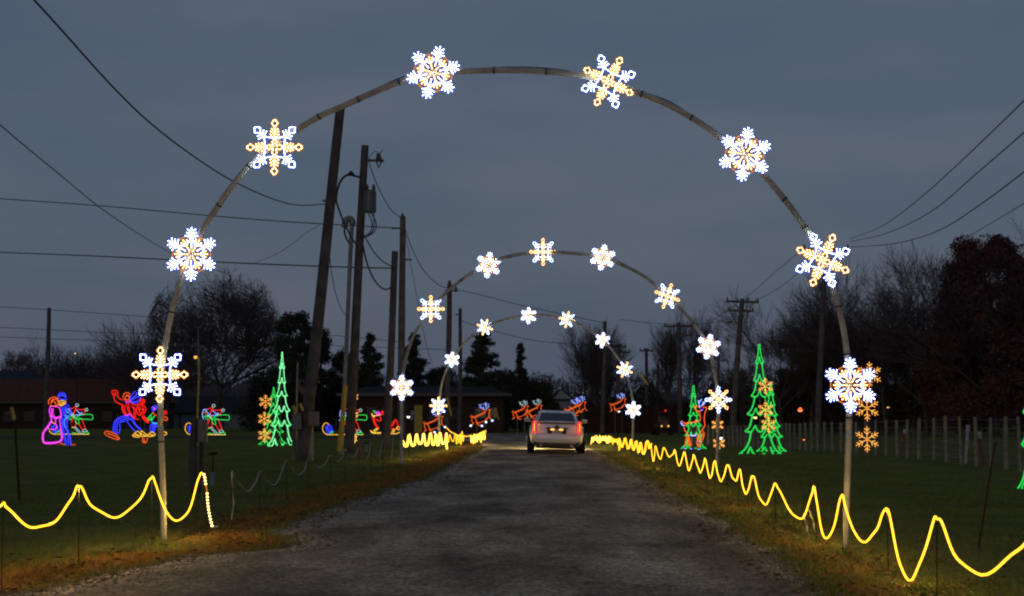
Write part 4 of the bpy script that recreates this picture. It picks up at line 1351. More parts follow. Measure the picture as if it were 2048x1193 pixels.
mb = MB(); mb.add([(0.03, 0, 2.75), (0.55, 0.02, 2.25), (0.5, 0.03, 1.95), (0.03, 0, 2.35)], [(0, 1, 2, 3)]); o = mb.build('flag', M['mower'], t)
so = o.modifiers.new('s', 'SOLIDIFY'); so.thickness = 0.01
# yellow guy guards
for i, (x0, y0, x1, y1, D, lab) in enumerate(((894, 795, 910, 862, 75, 'yellow guy guard leaning right of the far arch left leg'),
                               (1277, 745, 1312, 790, 70, 'yellow guy guard slanting down right of the far arch'),
                               (990, 815, 1005, 862, 85, 'orange-tinted guy wire slanting left of the flying reindeer pair'))):
    a, b = P(x0, y0, D), P(x1, y1, D)
    gb_ = Vector((b.x, b.y, gz(D)))
    t = thing('guy_wire', gb_, lab, 'guy wire', 'guy wires')
    mid = a.lerp(b, 0.55)
    mb = MB(); mb.tube([a - gb_, mid - gb_], 0.035, 6); mb.build('guard', M['yellow'], t)
    mb = MB(); mb.tube([mid - gb_, b - gb_] + ([Vector((0.3, 0, 0.0))] if b.z > gz(D) + .3 else [Vector((0, 0, 0))]), 0.012, 5); mb.build('strand', M['wire'], t)

# ================================================================== OVERHEAD WIRES
def wire(pts, D0, D1, r, label, smooth=4):
    n = len(pts)
    x0, x1 = pts[0][0], pts[-1][0]
    q = []
    for (x, y) in pts:
        t_ = (x - x0) / (x1 - x0)
        inv = (1 / D0) * (1 - t_) + (1 / D1) * t_
        q.append(P(x, y, 1 / inv))
    q = smooth_line(q, smooth)
    b = q[0].copy()
    mb = MB(); mb.tube([p - b for p in q], r, 5)
    o = mb.build('overhead_wire', M['wire'], loc=b, smooth=True)
    return tag(o, label, 'wire', 'overhead wires')


wire([(-40, -110), (68, 0), (130, 68), (220, 168), (300, 246), (390, 315), (470, 365), (550, 400), (600, 411), (655, 408)], 17, 42.6, 0.0145, 'thickest black cable dropping from the upper left to the leaning pole')
wire([(-60, 190), (0, 250), (120, 350), (220, 430), (330, 500), (400, 535)], 22, 60, 0.011, 'dark wire running down from the left edge behind the second left snowflake')
wire([(-60, 394), (0, 398), (200, 412), (400, 430), (560, 443), (660, 449), (800, 457)], 90, 78, 0.028, 'straight wire crossing from the left edge to the pole behind the middle arch')
wire([(-60, 501), (0, 505), (200, 513), (400, 523), (560, 530), (700, 535), (793, 537)], 80, 56, 0.026, 'lower straight wire crossing at the height of the second left snowflake')
wire([(500, 530), (560, 505), (610, 468), (640, 450)], 80, 60, 0.012, 'faint curved wire rising to the leaning pole from the lower left')
wire([(672, 402), (680, 425), (690, 450), (706, 480), (718, 495)], 42.6, 50, 0.03, 'cable drooping from the leaning pole to the weatherhead')
wire([(738, 325), (752, 365), (775, 410), (792, 430), (805, 436)], 50, 78, 0.018, 'slack wire from the transformer pole top to the next pole')
wire([(728, 470), (745, 500), (765, 523), (790, 536)], 50, 56, 0.022, 'upper slack cable from below the transformer to the armless pole')
wire([(726, 492), (735, 530), (750, 562), (768, 579), (782, 575)], 50, 56, 0.030, 'lower heavy slack cable from the transformer pole to the armless pole')
wire([(808, 450), (825, 500), (850, 545), (880, 572), (899, 576)], 78, 86, 0.020, 'sagging wire between the middle and far poles beside the middle arch')
wire([(806, 440), (820, 520), (835, 600), (850, 680), (865, 730)], 78, 90, 0.013, 'steep thin wire falling right of the pole behind the middle arch')
wire([(658, 500), (664, 550), (672, 590), (684, 620), (700, 640)], 43, 52, 0.012, 'thin loop of wire hanging right of the leaning pole')
wire([(905, 578), (960, 590), (1030, 608), (1120, 628), (1208, 646)], 86, 92, 0.020, 'shallow wire from the far pole across to the far arch crown')
wire([(915, 640), (980, 660), (1060, 680), (1140, 688), (1238, 692)], 100, 105, 0.020, 'lower shallow wire behind the far arch')
wire([(1240, 640), (1358, 650), (1450, 640), (1484, 604)], 100, 84, 0.016, 'wire linking the crossarm poles on the right')
wire([(-60, 652), (100, 660), (300, 668), (560, 664), (800, 684)], 120, 120, 0.022, 'uppermost of three distant wires above the left tree line')
wire([(-60, 672), (150, 680), (340, 685), (600, 690), (900, 700)], 120, 120, 0.022, 'middle of three distant wires above the left tree line')
wire([(-60, 611), (98, 620), (300, 634), (600, 650)], 100, 92, 0.018, 'thin wire through the top of the lone left pole')
wire([(1700, 478), (1760, 455), (1830, 405), (1920, 325), (2060, 190)], 66, 24, 0.012, 'upper of three wires fanning to the upper right corner')
wire([(1700, 484), (1770, 468), (1860, 425), (1950, 350), (2060, 255)], 66, 24, 0.012, 'middle of three wires fanning to the upper right corner')
wire([(1703, 494), (1780, 489), (1870, 465), (1960, 410), (2060, 335)], 66, 24, 0.012, 'lowest of three wires fanning to the upper right corner')
wire([(1890, 500), (1960, 460), (2060, 400)], 60, 40, 0.012, 'faint wire above the red-brown tree at the right edge')
wire([(1500, 590), (1550, 545), (1600, 505), (1620, 497)], 84, 66, 0.014, 'upper wire from the two-arm pole towards the near right snowflake')
wire([(1510, 602), (1560, 575), (1620, 525), (1650, 500)], 84, 66, 0.014, 'lower wire from the two-arm pole towards the near right snowflake')
wire([(1400, 660), (1440, 632), (1484, 600)], 95, 84, 0.014, 'short wire between the double-crossarm poles')
wire([(900, 760), (1060, 768), (1250, 762), (1500, 755), (1700, 750)], 130, 130, 0.03, 'distant wire crossing low behind the car and right poles')
wire([(1780, 622), (1900, 620), (2060, 615)], 110, 110, 0.02, 'faint level wire in front of the red-brown tree')


# ================================================================== TREES
def tree_segs(H, spread, seed, levels=5, trunk=0.22, up=0.35, kids=(6, 5, 5, 5, 4), r0=0.22, ang=(22, 48)):
    rg = random.Random(seed)
    segs = []

    def grow(p, d, L, r, lv):
        ns = 4 if lv == 0 else 3 if lv < 3 else 2
        q = Vector(p); dd = Vector(d)
        nodes = []
        for i in range(ns):
            dd = (dd + Vector((rg.gauss(0, .10), rg.gauss(0, .10), rg.gauss(0, .05) + up * 0.18 * (lv > 0)))).normalized()
            q2 = q + dd * (L / ns)
            ra = r * (1 - 0.6 * i / ns); rb = r * (1 - 0.6 * (i + 1) / ns)
            segs.append((q.copy(), q2.copy(), ra, rb, lv))
            nodes.append((q2.copy(), dd.copy(), rb))
            q = q2
        if lv >= levels: return
        nk = kids[min(lv, len(kids) - 1)]
        for k in range(nk):
            f = (k + 1) / nk
            j = min(ns - 1, int(f * ns - 1e-6)) if lv > 0 else (ns - 1 if k > 1 else ns - 2)
            pn, dn, rn = nodes[j]
            if lv > 0 and j > 0:
                pn = nodes[j - 1][0].lerp(pn, rg.random())
            a = R(rg.uniform(*ang)) * (spread if lv == 0 else 1)
            az = rg.random() * 2 * math.pi + k * 2.4
            ort = dn.orthogonal().normalized()
            ort = Matrix.Rotation(az, 3, dn) @ ort
            nd = (dn * math.cos(a) + ort * math.sin(a)).normalized()
            if nd.z < -0.1: nd.z *= 0.3
            LL = L * (rg.uniform(1.1, 1.5) if lv == 0 else rg.uniform(0.55, 0.78))
            grow(pn, nd, LL, max(rn * rg.uniform(0.55, 0.8), 0.006), lv + 1)
        if lv > 0:
            grow(nodes[-1][0], nodes[-1][1], L * 0.6, nodes[-1][2] * 0.9, lv + 1)
    grow(Vector((0, 0, -0.2)), Vector((rg.gauss(0, .04), 0, 1)), H * trunk, r0, 0)
    zmax = sorted(s[1].z for s in segs)[int(len(segs) * 0.995)]
    k = H / zmax
    return [(a * k, b * k, ra, rb, lv) for a, b, ra, rb, lv in segs]


def segs_mesh(name, segs, m, parent, minr=0.0):
    n = len(segs)
    A = np.array([s[0] for s in segs]); B = np.array([s[1] for s in segs])
    ra = np.maximum(np.array([s[2] for s in segs]), minr); rb = np.maximum(np.array([s[3] for s in segs]), minr * 0.7)
    T = B - A; T /= np.linalg.norm(T, axis=1, keepdims=True) + 1e-9
    ref = np.where(np.abs(T[:, 2:3]) < 0.9, np.array([[0, 0, 1.0]]), np.array([[1.0, 0, 0]]))
    U = np.cross(T, ref); U /= np.linalg.norm(U, axis=1, keepdims=True) + 1e-9
    W = np.cross(T, U)
    S = 3
    vs = np.zeros((n, 2 * S, 3))
    for k in range(S):
        c, s_ = math.cos(2 * math.pi * k / S), math.sin(2 * math.pi * k / S)
        off_ = U * c + W * s_
        vs[:, k] = A + off_ * ra[:, None]
        vs[:, S + k] = B + off_ * rb[:, None]
    f = np.array([(k, (k + 1) % S, S + (k + 1) % S, S + k) for k in range(S)])
    ff_ = (f[None] + (np.arange(n) * 2 * S)[:, None, None]).reshape(-1, 4)
    return np_mesh(name, vs.reshape(-1, 3), ff_, m, parent)


def bare_tree(px, D, topy, label, seed, spread=1.0, levels=5, group='bare trees', minr=0.010, leaf=None, nleaf=0, trunk=0.22, ang=(22, 48), kids=(6, 5, 5, 5, 4), up=0.35, name='bare_tree', r0=0.22, widen=1.0, dome=0.0):
    b = G(px, D)
    H = P(px, topy, D).z - b.z
    t = thing(name, b, label, 'tree', group)
    sg = tree_segs(H, spread, seed, levels, trunk, up, kids, r0, ang)
    if widen != 1.0:
        sg = [(Vector((a.x * widen, a.y * widen, a.z)), Vector((c.x * widen, c.y * widen, c.z)), ra, rb, lv) for a, c, ra, rb, lv in sg]
    if dome:      # rounded, wind-trimmed crown
        def inside(c): return (c.x / dome) ** 2 + (c.y / dome) ** 2 + ((c.z - 0.44 * H) / (0.57 * H)) ** 2 < 1.0
        sg = [q for q in sg if q[4] < 2 or inside(q[1])]
    segs_mesh('trunk', [s for s in sg if s[4] == 0], M['bark'], t)
    segs_mesh('branches', [s for s in sg if s[4] > 0], M['twig'], t, minr)
    if leaf:
        rg = np.random.default_rng(seed)
        tips = np.array([s[1] for s in sg if s[4] >= levels - 1])
        c = tips[rg.integers(0, len(tips), nleaf)] + rg.normal(0, 0.25, (nleaf, 3))
        s_ = rg.uniform(0.05, 0.13, (nleaf, 1, 1))
        tri = rg.normal(0, 1, (nleaf, 3, 3)); tri /= np.linalg.norm(tri, axis=2, keepdims=True)
        vv_ = c[:, None, :] + tri * s_
        np_mesh('leaves', vv_.reshape(-1, 3), np.arange(nleaf * 3).reshape(-1, 3), M[leaf], t)
    return t


def leaf_cloud(n, fn, size, seed):
    rg = np.random.default_rng(seed)
    c = fn(rg, n)
    tri = rg.normal(0, 1, (n, 3, 3)); tri /= np.linalg.norm(tri, axis=2, keepdims=True)
    vv_ = c[:, None, :] + tri * rg.uniform(size * 0.5, size, (n, 1, 1))
    return vv_.reshape(-1, 3), np.arange(n * 3).reshape(-1, 3)


def conifer(px, D, topy, wpx, label, seed, n=16000, name='evergreen_tree', group='evergreen trees', fat=0.85, m='needle'):
    b = G(px, D)
    H = P(px, topy, D).z - b.z
    W = wpx * D / F / 2
    t = thing(name, b, label, 'tree', group)
    mb = MB(); mb.tube([(0, 0, -0.1), (0.05, 0, H * 0.5), (0, 0, H * 0.96)], [0.2, 0.12, 0.02], 7); mb.build('trunk', M['bark'], t)

    rg0 = random.Random(seed)
    nb = 90
    br = []
    for k in range(nb):
        z = H * (0.06 + 0.92 * (k / nb) ** 0.9)
        f = 1 - z / H
        L = W * (f ** fat) * rg0.uniform(0.65, 1.15) + 0.15
        a = rg0.random() * 2 * math.pi
        br.append((z, L, a, rg0.uniform(-0.05, 0.35)))
    br = np.array(br)

    def fn(rg, n):
        w = br[:, 1] ** 1.3
        i = rg.choice(nb, n, p=w / w.sum())
        z, L, a, rise = br[i].T
        u_ = rg.random(n) ** 0.6
        r_ = u_ * L
        sp = 0.10 + 0.16 * L * (1 - 0.3 * u_)
        x = np.cos(a) * r_ + rg.normal(0, 1, n) * sp * 0.6
        y = np.sin(a) * r_ + rg.normal(0, 1, n) * sp * 0.6
        return np.stack([x, y, z + rise * r_ + rg.normal(0, 1, n) * sp * 0.45], 1)
    v_, f_ = leaf_cloud(int(n * 1.9), fn, 0.11 + 0.02 * W, seed)
    np_mesh('foliage', v_, f_, M[m], t)
    return t


def bushy(px, D, topy, wpx, label, seed, n=14000, m='needle', name='evergreen_tree', group='evergreen trees', low=0.0):
    b = G(px, D)
    H = P(px, topy, D).z - b.z
    W = wpx * D / F / 2
    t = thing(name, b, label, 'tree', group)
    mb = MB(); mb.tube([(0, 0, -0.1), (0.1, 0, H * 0.4), (0, 0, H * 0.8)], [0.22, 0.15, 0.04], 7); mb.build('trunk', M['bark'], t)
    rg0 = random.Random(seed)
    cl = []
    for k in range(80 if n < 20000 else 200):
        z = H * rg0.uniform(0.12, 0.95)
        f = math.sqrt(max(0.05, 1 - ((z / H - 0.45) / 0.56) ** 2))
        a = rg0.random() * 6.283; r_ = W * f * rg0.uniform(0.3, 0.92) ** (1 if n < 16000 else 0.6)
        cl.append((math.cos(a) * r_, math.sin(a) * r_, z, rg0.uniform(0.10, 0.24) * W * (1 if n < 20000 else 0.8) + 0.1))
    cl = np.array(cl)

    def fn(rg, n):
        i = rg.integers(0, len(cl), n)
        c = cl[i]
        d = rg.normal(0, 1, (n, 3)); d /= np.linalg.norm(d, axis=1, keepdims=True)
        return c[:, :3] + d * c[:, 3:4] * (rg.random((n, 1)) ** 0.5 * 1.25)
    v_, f_ = leaf_cloud(int(n * 1.7), fn, 0.15, seed)
    np_mesh('foliage', v_, f_, M[m], t)
    return t


bare_tree(428, 118, 515, 'largest bare spreading tree at left, behind the near arch left leg', 3, spread=1.35, levels=5, widen=1.5, r0=0.34, minr=0.017, kids=(9, 7, 6, 6, 4), trunk=0.18, dome=5.7)
bushy(585, 112, 622, 92, 'dark dense rounded tree just left of the thick leaning pole', 11, 15000)
bushy(640, 118, 655, 90, 'dark dense rounded tree behind the thick leaning pole', 12, 14000)
bushy(690, 120, 700, 70, 'low dark rounded tree between the leaning and transformer poles', 13, 9000)
conifer(741, 115, 664, 100, 'dark evergreen just right of the transformer pole', 14, 12000)
conifer(828, 118, 664, 82, 'dark evergreen behind the middle arch left leg', 15, 12000, fat=0.7)
bushy(880, 120, 735, 80, 'low dark rounded tree behind the far arch left leg', 16, 8000)
conifer(965, 112, 655, 110, 'broad dark evergreen behind the far arch left shoulder', 17, 17000, fat=0.7)
conifer(1041, 118, 684, 42, 'small pointed evergreen alone against the sky in the centre', 18, 7000)
bushy(1010, 121, 742, 90, 'low dark thicket below the small central evergreen', 19, 9000, 'hedge')
bushy(1075, 124, 760, 90, 'low dark thicket behind the white gable house', 20, 8000, 'hedge')
bare_tree(1160, 118, 650, 'upright bare tree, left of three behind the far arch crown', 21, spread=0.6, levels=4, minr=0.010, kids=(6, 6, 5, 5), ang=(14, 32), trunk=0.16, up=0.6)
bare_tree(1192, 122, 640, 'upright bare tree, middle of three behind the far arch crown', 22, spread=0.6, levels=4, minr=0.010, kids=(6, 6, 5, 5), ang=(14, 32), trunk=0.16, up=0.6)
bare_tree(1225, 126, 690, 'smaller bare tree, right of three behind the far arch', 23, spread=0.8, levels=4, minr=0.010, kids=(6, 5, 5, 5), ang=(16, 36), trunk=0.18)
bare_tree(1345, 120, 620, 'tall narrow bare tree left of the wide-crossarm pole', 24, spread=0.5, levels=4, minr=0.010, kids=(6, 6, 5, 5), ang=(12, 30), trunk=0.16, up=0.7)
bare_tree(1378, 122, 628, 'tall narrow bare tree right of the wide-crossarm pole', 25, spread=0.5, levels=4, minr=0.010, kids=(6, 6, 5, 5), ang=(12, 30), trunk=0.16, up=0.7)
bare_tree(1560, 92, 590, 'bare tree with arching twigs behind the large green tree light', 26, spread=1.1, levels=5, minr=0.009, kids=(6, 5, 5, 5, 3))
bare_tree(1625, 95, 600, 'bare tree behind the tall right pole', 27, spread=1.1, levels=5, minr=0.009, kids=(6, 5, 5, 4, 3))
bare_tree(1700, 96, 625, 'bare tree directly behind the near arch right leg', 28, spread=1.1, levels=5, minr=0.009, kids=(6, 5, 5, 4, 3))
bushy(1665, 100, 690, 130, 'olive dark leafy tree behind the near arch right leg', 38, 12000, 'hedge', 'leafy_tree', 'dark leafy trees')
bushy(1590, 102, 745, 120, 'low olive dark leafy tree behind the red signal lamp', 39, 9000, 'hedge', 'leafy_tree', 'dark leafy trees')
bare_tree(1775, 88, 535, 'bare tree right of the near arch with a rounded fine-twigged top', 29, spread=1.0, levels=5, minr=0.009, kids=(6, 6, 5, 5, 3))
bare_tree(1855, 86, 505, 'tallest bare tree right of the near arch beside the red-brown tree', 30, spread=0.95, levels=5, minr=0.009, kids=(6, 6, 5, 5, 3))
bushy(1790, 92, 660, 190, 'dark leafy tree low behind the right fence', 40, 14000, 'hedge', 'leafy_tree', 'dark leafy trees')
t = bushy(1985, 80, 468, 235, 'huge red-brown leafed tree filling the right edge', 31, 42000, 'redleaf', 'red_brown_tree', 'dark leafy trees')
bushy(1915, 84, 640, 160, 'lower red-brown leafed tree left of the huge one', 41, 22000, 'redleaf', 'red_brown_tree', 'dark leafy trees')
bushy(2100, 78, 500, 200, 'red-brown leafed tree mostly cut off by the right edge', 42, 16000, 'redleaf', 'red_brown_tree', 'dark leafy trees')
bare_tree(1990, 79, 458, 'fine bare twigs rising out of the huge red-brown tree', 32, spread=1.0, levels=5, minr=0.009, kids=(6, 5, 5, 5, 3))
bushy(35, 200, 700, 110, 'far reddish tree at the left edge behind the blue roof', 43, 9000, 'redleaf', 'red_brown_tree', 'dark leafy trees')
for i, (x, y) in enumerate(((130, 690), (185, 678), (240, 690), (300, 640), (335, 620))):
    bare_tree(x, 190 - 8 * i, y, ['far bare tree right of the lone left pole', 'far bare tree topped by the distant wires, above the brown roof', 'far bare tree left of the lowest left snowflake', 'bare tree just left of the near arch left leg', 'bare tree touching the left side of the largest bare tree'][i], 50 + i, spread=1.1, levels=4, minr=0.018, kids=(7, 6, 6, 5), group='far bare trees at left', r0=0.3)

# far woods: one mass
def woods(x0, x1, D, prof, label, seed, n=26000):
    rg = np.random.default_rng(seed)
    X = rg.uniform(x0, x1, n)
    Dv = rg.uniform(D, D + 25, n)
    hs = np.array([prof(x) for x in X])
    u_ = rg.random(n) ** 0.75
    bz = np.array([gz(d) for d in Dv])
    z = bz + u_ * hs
    L = rg.uniform(0.5, 1.6, n) * (0.6 + 0.6 * (1 - u_))
    az = rg.random(n) * 6.283; el = rg.uniform(0.3, 1.5, n)
    d = np.stack([np.cos(az) * np.cos(el), np.sin(az) * np.cos(el), np.sin(el)], 1)
    b_ = np.stack([X, Dv, z], 1)
    w = np.stack([rg.uniform(0.02, 0.10, n), rg.uniform(-0.05, .05, n), rg.uniform(-0.05, .05, n)], 1)
    vv_ = np.stack([b_ - w, b_ + w, b_ + d * L[:, None]], 1).reshape(-1, 3)
    # solid lower masses so nothing shows the horizon through
    o = np_mesh('far_woods', vv_, np.arange(n * 3).reshape(-1, 3), M['woods'])
    tag(o, label, 'woods', kind='stuff')
    k = 90
    mb = MB()
    vs_ = []
    for i in range(k + 1):
        x = x0 + (x1 - x0) * i / k
        h_ = prof(x) * 0.62 * (0.85 + 0.3 * rg.random())
        for (dy, hz) in ((10, -0.5), (13, h_ * 0.75), (16, h_), (22, h_ * 0.8), (26, -0.5)):
            vs_.append((x + rg.normal(0, .3), D + dy + rg.normal(0, .6), gz(D) + hz))
    fs_ = []
    for i in range(k):
        for j in range(4):
            fs_.append((i * 5 + j, (i + 1) * 5 + j, (i + 1) * 5 + j + 1, i * 5 + j + 1))
    mb.add(vs_, fs_)
    o2 = mb.build('woods_undergrowth', M['woods'])
    tag(o2, label.replace('far ', 'dark undergrowth of the '), 'woods', kind='stuff')


def wp(x):
    px = 1024 + x * F / 215
    tab = [(-800, 715), (0, 715), (100, 705), (300, 690), (500, 680), (700, 735), (900, 740), (1080, 745), (1130, 742), (1300, 738), (1450, 735), (1560, 715), (1700, 700), (2048, 690), (2900, 690)]
    for (a, ya), (b, yb) in zip(tab, tab[1:]):
        if px <= b:
            y = ya + (yb - ya) * (px - a) / (b - a); break
    else: y = 700
    h_ = (HY - y) * 215 / F + 1.6 + 1.4
    return h_ * (0.88 + 0.22 * mnoise.noise(Vector((x * 0.16, 0, 0))) + 0.10 * mnoise.noise(Vector((x * 0.6, 3, 0))))


woods(-125, 130, 215, wp, 'far leafless woods closing the horizon behind houses and poles', 5, 60000)


def hedge_line(pts, D, hpx, label, seed, m, n=9000):
    rg = np.random.default_rng(seed)
    x0, x1 = gx(pts[0], D), gx(pts[1], D)
    H = (HY - hpx) * D / F + 1.6 - gz(D)

    def fn(rg, n):
        x = rg.uniform(x0, x1, n)
        hh_ = H * (0.8 + 0.25 * np.sin(x * 0.9 + seed) + 0.12 * np.sin(x * 2.3))
        return np.stack([x, D + rg.normal(0, 1.0, n), gz(D) + rg.random(n) ** 0.8 * hh_], 1)
    v_, f_ = leaf_cloud(n, fn, 0.22, seed)
    o = np_mesh('hedge', v_, f_, M[m])
    return tag(o, label, 'shrubs', kind='stuff')


hedge_line((1150, 1480), 126, 775, 'dark shrubs behind the fence between the far arch and the green trees', 61, 'hedge', 12000)
hedge_line((1440, 2200), 112, 760, 'dark shrubs along the far side of the right fence', 62, 'hedge', 22000)
hedge_line((500, 760), 124, 740, 'dark shrubs behind the green tree lights at left', 63, 'needle', 12000)
hedge_line((480, 1120), 128, 775, 'dark shrubs behind the low brown building', 64, 'hedge', 16000)

# ================================================================== BUILDINGS
def gable_box(t, x0, x1, y0, y1, zb, ze, zr, mw, mr, hip=0.0, over=0.4, axis='X'):
    mb = MB()
    mb.box(((x0 + x1) / 2, (y0 + y1) / 2, (zb + ze) / 2), (x1 - x0, y1 - y0, ze - zb))
    wall = mb.build('wall', mw, t)
    mb = MB()
    if axis == 'X':
        a0, a1, b0, b1 = x0 - over, x1 + over, y0 - over, y1 + over
        ym = (y0 + y1) / 2
        vs_ = [(a0, b0, ze - .05), (a1, b0, ze - .05), (a1, b1, ze - .05), (a0, b1, ze - .05), (a0 + hip, ym, zr), (a1 - hip, ym, zr),
               (a0, b0, ze + .08), (a1, b0, ze + .08), (a1, b1, ze + .08), (a0, b1, ze + .08)]
    else:
        a0, a1, b0, b1 = x0 - over, x1 + over, y0 - over, y1 + over
        xm = (x0 + x1) / 2
        vs_ = [(a1, b0, ze - .05), (a1, b1, ze - .05), (a0, b1, ze - .05), (a0, b0, ze - .05), (xm, b0 + hip, zr), (xm, b1 - hip, zr),
               (a1, b0, ze + .08), (a1, b1, ze + .08), (a0, b1, ze + .08), (a0, b0, ze + .08)]
    mb.add(vs_, [(0, 3, 2, 1), (0, 1, 7, 6), (1, 2, 8, 7), (2, 3, 9, 8), (3, 0, 6, 9), (6, 7, 5, 4), (8, 9, 4, 5), (7, 8, 5), (9, 6, 4)])
    roof = mb.build('roof', mr, t)
    return wall, roof


def opening(t, name, x, y, z, w, h, m, fm=None, parts=True):
    mb = MB(); mb.box((x, y, z), (w, 0.08, h)); o = mb.build(name, m, t)
    if fm is not None:
        mb = MB()
        for (dx_, dz_, ww, hh_) in ((-w / 2, 0, .07, h + .14), (w / 2, 0, .07, h + .14), (0, h / 2, w + .14, .07), (0, -h / 2, w + .14, .07), (0, 0, .05, h)):
            mb.box((x + dx_, y - 0.05, z + dz_), (ww, 0.06, hh_))
        mb.build('frame', fm, o)
    return o


D = 165.0
b = G(150, D); zb_ = b.z
t = thing('long_house', (gx(100, D), D, zb_), 'long low brown building with red-brown hip roof behind the dancing couple', 'building', 'houses around the field')
X0, X1 = gx(-220, D) - t.location.x, gx(304, D) - t.location.x
gable_box(t, X0, X1, 0, 11, -0.2, (HY - 806) * D / F + 1.6 - zb_, (HY - 757) * D / F + 1.6 - zb_, M['brownwall'], M['brownroof'], hip=7.0, over=0.7)
for x in (-60, 20, 60, 135, 175, 215, 262):
    opening(t, 'window', gx(x, D) - t.location.x, -0.06, 1.35, 1.1, 1.0, M['winglass'], M['trim'])
opening(t, 'door', gx(104, D) - t.location.x, -0.06, 1.02, 1.0, 2.05, M['trim'], None)
mb = MB(); mb.box((X0 / 2 + X1 / 2, -0.75, (HY - 806) * D / F + 1.6 - zb_ + 0.02), (X1 - X0 + 1.5, .12, .16)); mb.build('gutter', M['trim'], t)
for x in (10, 150, 208, 238):
    mb = MB(); mb.tube([(gx(x, D - 25) - t.location.x, -6, -.2), (gx(x, D - 25) - t.location.x, -6, 2.3)], 0.07, 6); mb.build('porch_post', M['trim'], t)
D = 178.0
t = thing('blue_roof_house', (gx(20, D), D, gz(D)), 'house with dark blue gable roof at the left edge behind the brown building', 'building', 'houses around the field')
gable_box(t, gx(-150, D) - t.location.x, gx(84, D) - t.location.x, 6, 16, -0.2, (HY - 782) * D / F + 3.0, (HY - 743) * D / F + 3.0, M['greywall'], M['blueroof'], over=0.5)
mb = MB(); mb.box((gx(26, D) - t.location.x, 10, (HY - 742) * D / F + 3.0), (0.7, 0.7, 1.3)); mb.build('vent_stack', M['trim'], t)
D = 182.0
t = thing('garage', (gx(400, D), D, gz(D)), 'long garage with white doors and dark roof behind the electric box', 'building', 'houses around the field')
xg0, xg1 = gx(318, D) - t.location.x, gx(491, D) - t.location.x
gable_box(t, xg0, xg1, 0, 9, -0.2, (HY - 826) * D / F + 1.6 - gz(D), (HY - 793) * D / F + 1.6 - gz(D), M['whitewall'], M['darkroof'], over=0.5)
for k in range(4):
    w = (xg1 - xg0) / 4
    xc = xg0 + w * (k + 0.5)
    mb = MB(); mb.box((xc, -0.04, 0.85), (w * 0.86, 0.08, 1.7)); o = mb.build('garage_door', M['whitewall'], t)
    mb = MB()
    for zz2 in (0.45, 0.85, 1.25): mb.box((xc, -0.09, zz2), (w * 0.86, 0.02, 0.03))
    mb.build('door_groove', M['trim'], o)
    mb = MB(); mb.box((xc - w / 2 + 0.001, -0.06, 0.9), (0.12, 0.1, 1.9)); mb.build('door_trim', M['trim'], t)
D = 104.0
zb_ = gz(D)
t = thing('low_pavilion', (gx(860, D), D, zb_), 'dark low brown building with long roof behind the middle arch left foot', 'building', 'houses around the field')
x0_, x1_ = gx(690, D) - t.location.x, gx(1008, D) - t.location.x
gable_box(t, x0_, x1_, 0, 8, -0.2, (HY - 792) * D / F + 1.6 - zb_, (HY - 772) * D / F + 1.6 - zb_, M['brownwall'], M['darkroof'], hip=1.6, over=0.5)
mb = MB(); mb.box(((x0_ + x1_) / 2, -0.56, (HY - 790) * D / F + 1.6 - zb_), (x1_ - x0_ + 1.1, .1, .22)); mb.build('fascia', M['trim'], t)
for x in (745, 775, 870, 905, 960, 985):
    opening(t, 'window', gx(x, D) - t.location.x, -0.06, 1.35, 0.7, 0.7, M['winglass'], M['trim'])
opening(t, 'door', gx(837, D) - t.location.x, -0.06, 0.95, 0.55, 1.9, M['yellow'], None)  # yellow light on this door is put into its colour
opening(t, 'white_window', gx(827, D) - t.location.x, -0.12, 1.2, 0.38, 0.62, M['whitewall'], None)  # white window, built as a plain pale panel
D = 150.0
zb_ = gz(D)
t = thing('gable_house', (gx(1122, D), D, zb_), 'small grey-white house with a pointed gable behind the car roof', 'building', 'houses around the field')
x0_, x1_ = gx(1104, D) - t.location.x, gx(1144, D) - t.location.x
ze_ = (HY - 800) * D / F + 1.6 - zb_
zr_ = (HY - 778) * D / F + 1.6 - zb_
gable_box(t, x0_, x1_, 0, 9, -0.2, ze_, zr_, M['whitewall'], M['darkroof'], over=0.35, axis='Y')
mb = MB(); mb.add([(x0_, -0.37, ze_ + .08), (x1_, -0.37, ze_ + .08), (0, -0.37, zr_ - .12), (x0_, -.30, ze_ + .08), (x1_, -.30, ze_ + .08), (0, -.30, zr_ - .12)], [(0, 1, 2), (5, 4, 3), (0, 3, 4, 1), (1, 4, 5, 2), (2, 5, 3, 0)]); mb.build('gable_end', M['whitewall'], t)
opening(t, 'window', 0, -0.06, 1.6, 0.8, 0.9, M['winglass'], M['trim'])
# stained board fence behind the car
D = 98
t = thing('board_fence', (gx(1230, D), D, gz(D)), 'dark stained board fence behind the far right reindeer', 'fence')
for k in range(16):
    xa = gx(1168, D) + (gx(1385, D) - gx(1168, D)) * k / 16 - t.location.x
    wv = (gx(1385, D) - gx(1168, D)) / 16
    mb = MB()
    for j in range(3): mb.box((xa + wv * (j + .5) / 3, 0.01 * (j % 2), 0.85), (wv / 3 - .012, .03, 1.9 + .02 * ((k + j) % 3)))
    mb.build('fence_panel', M['dkfence'], t)

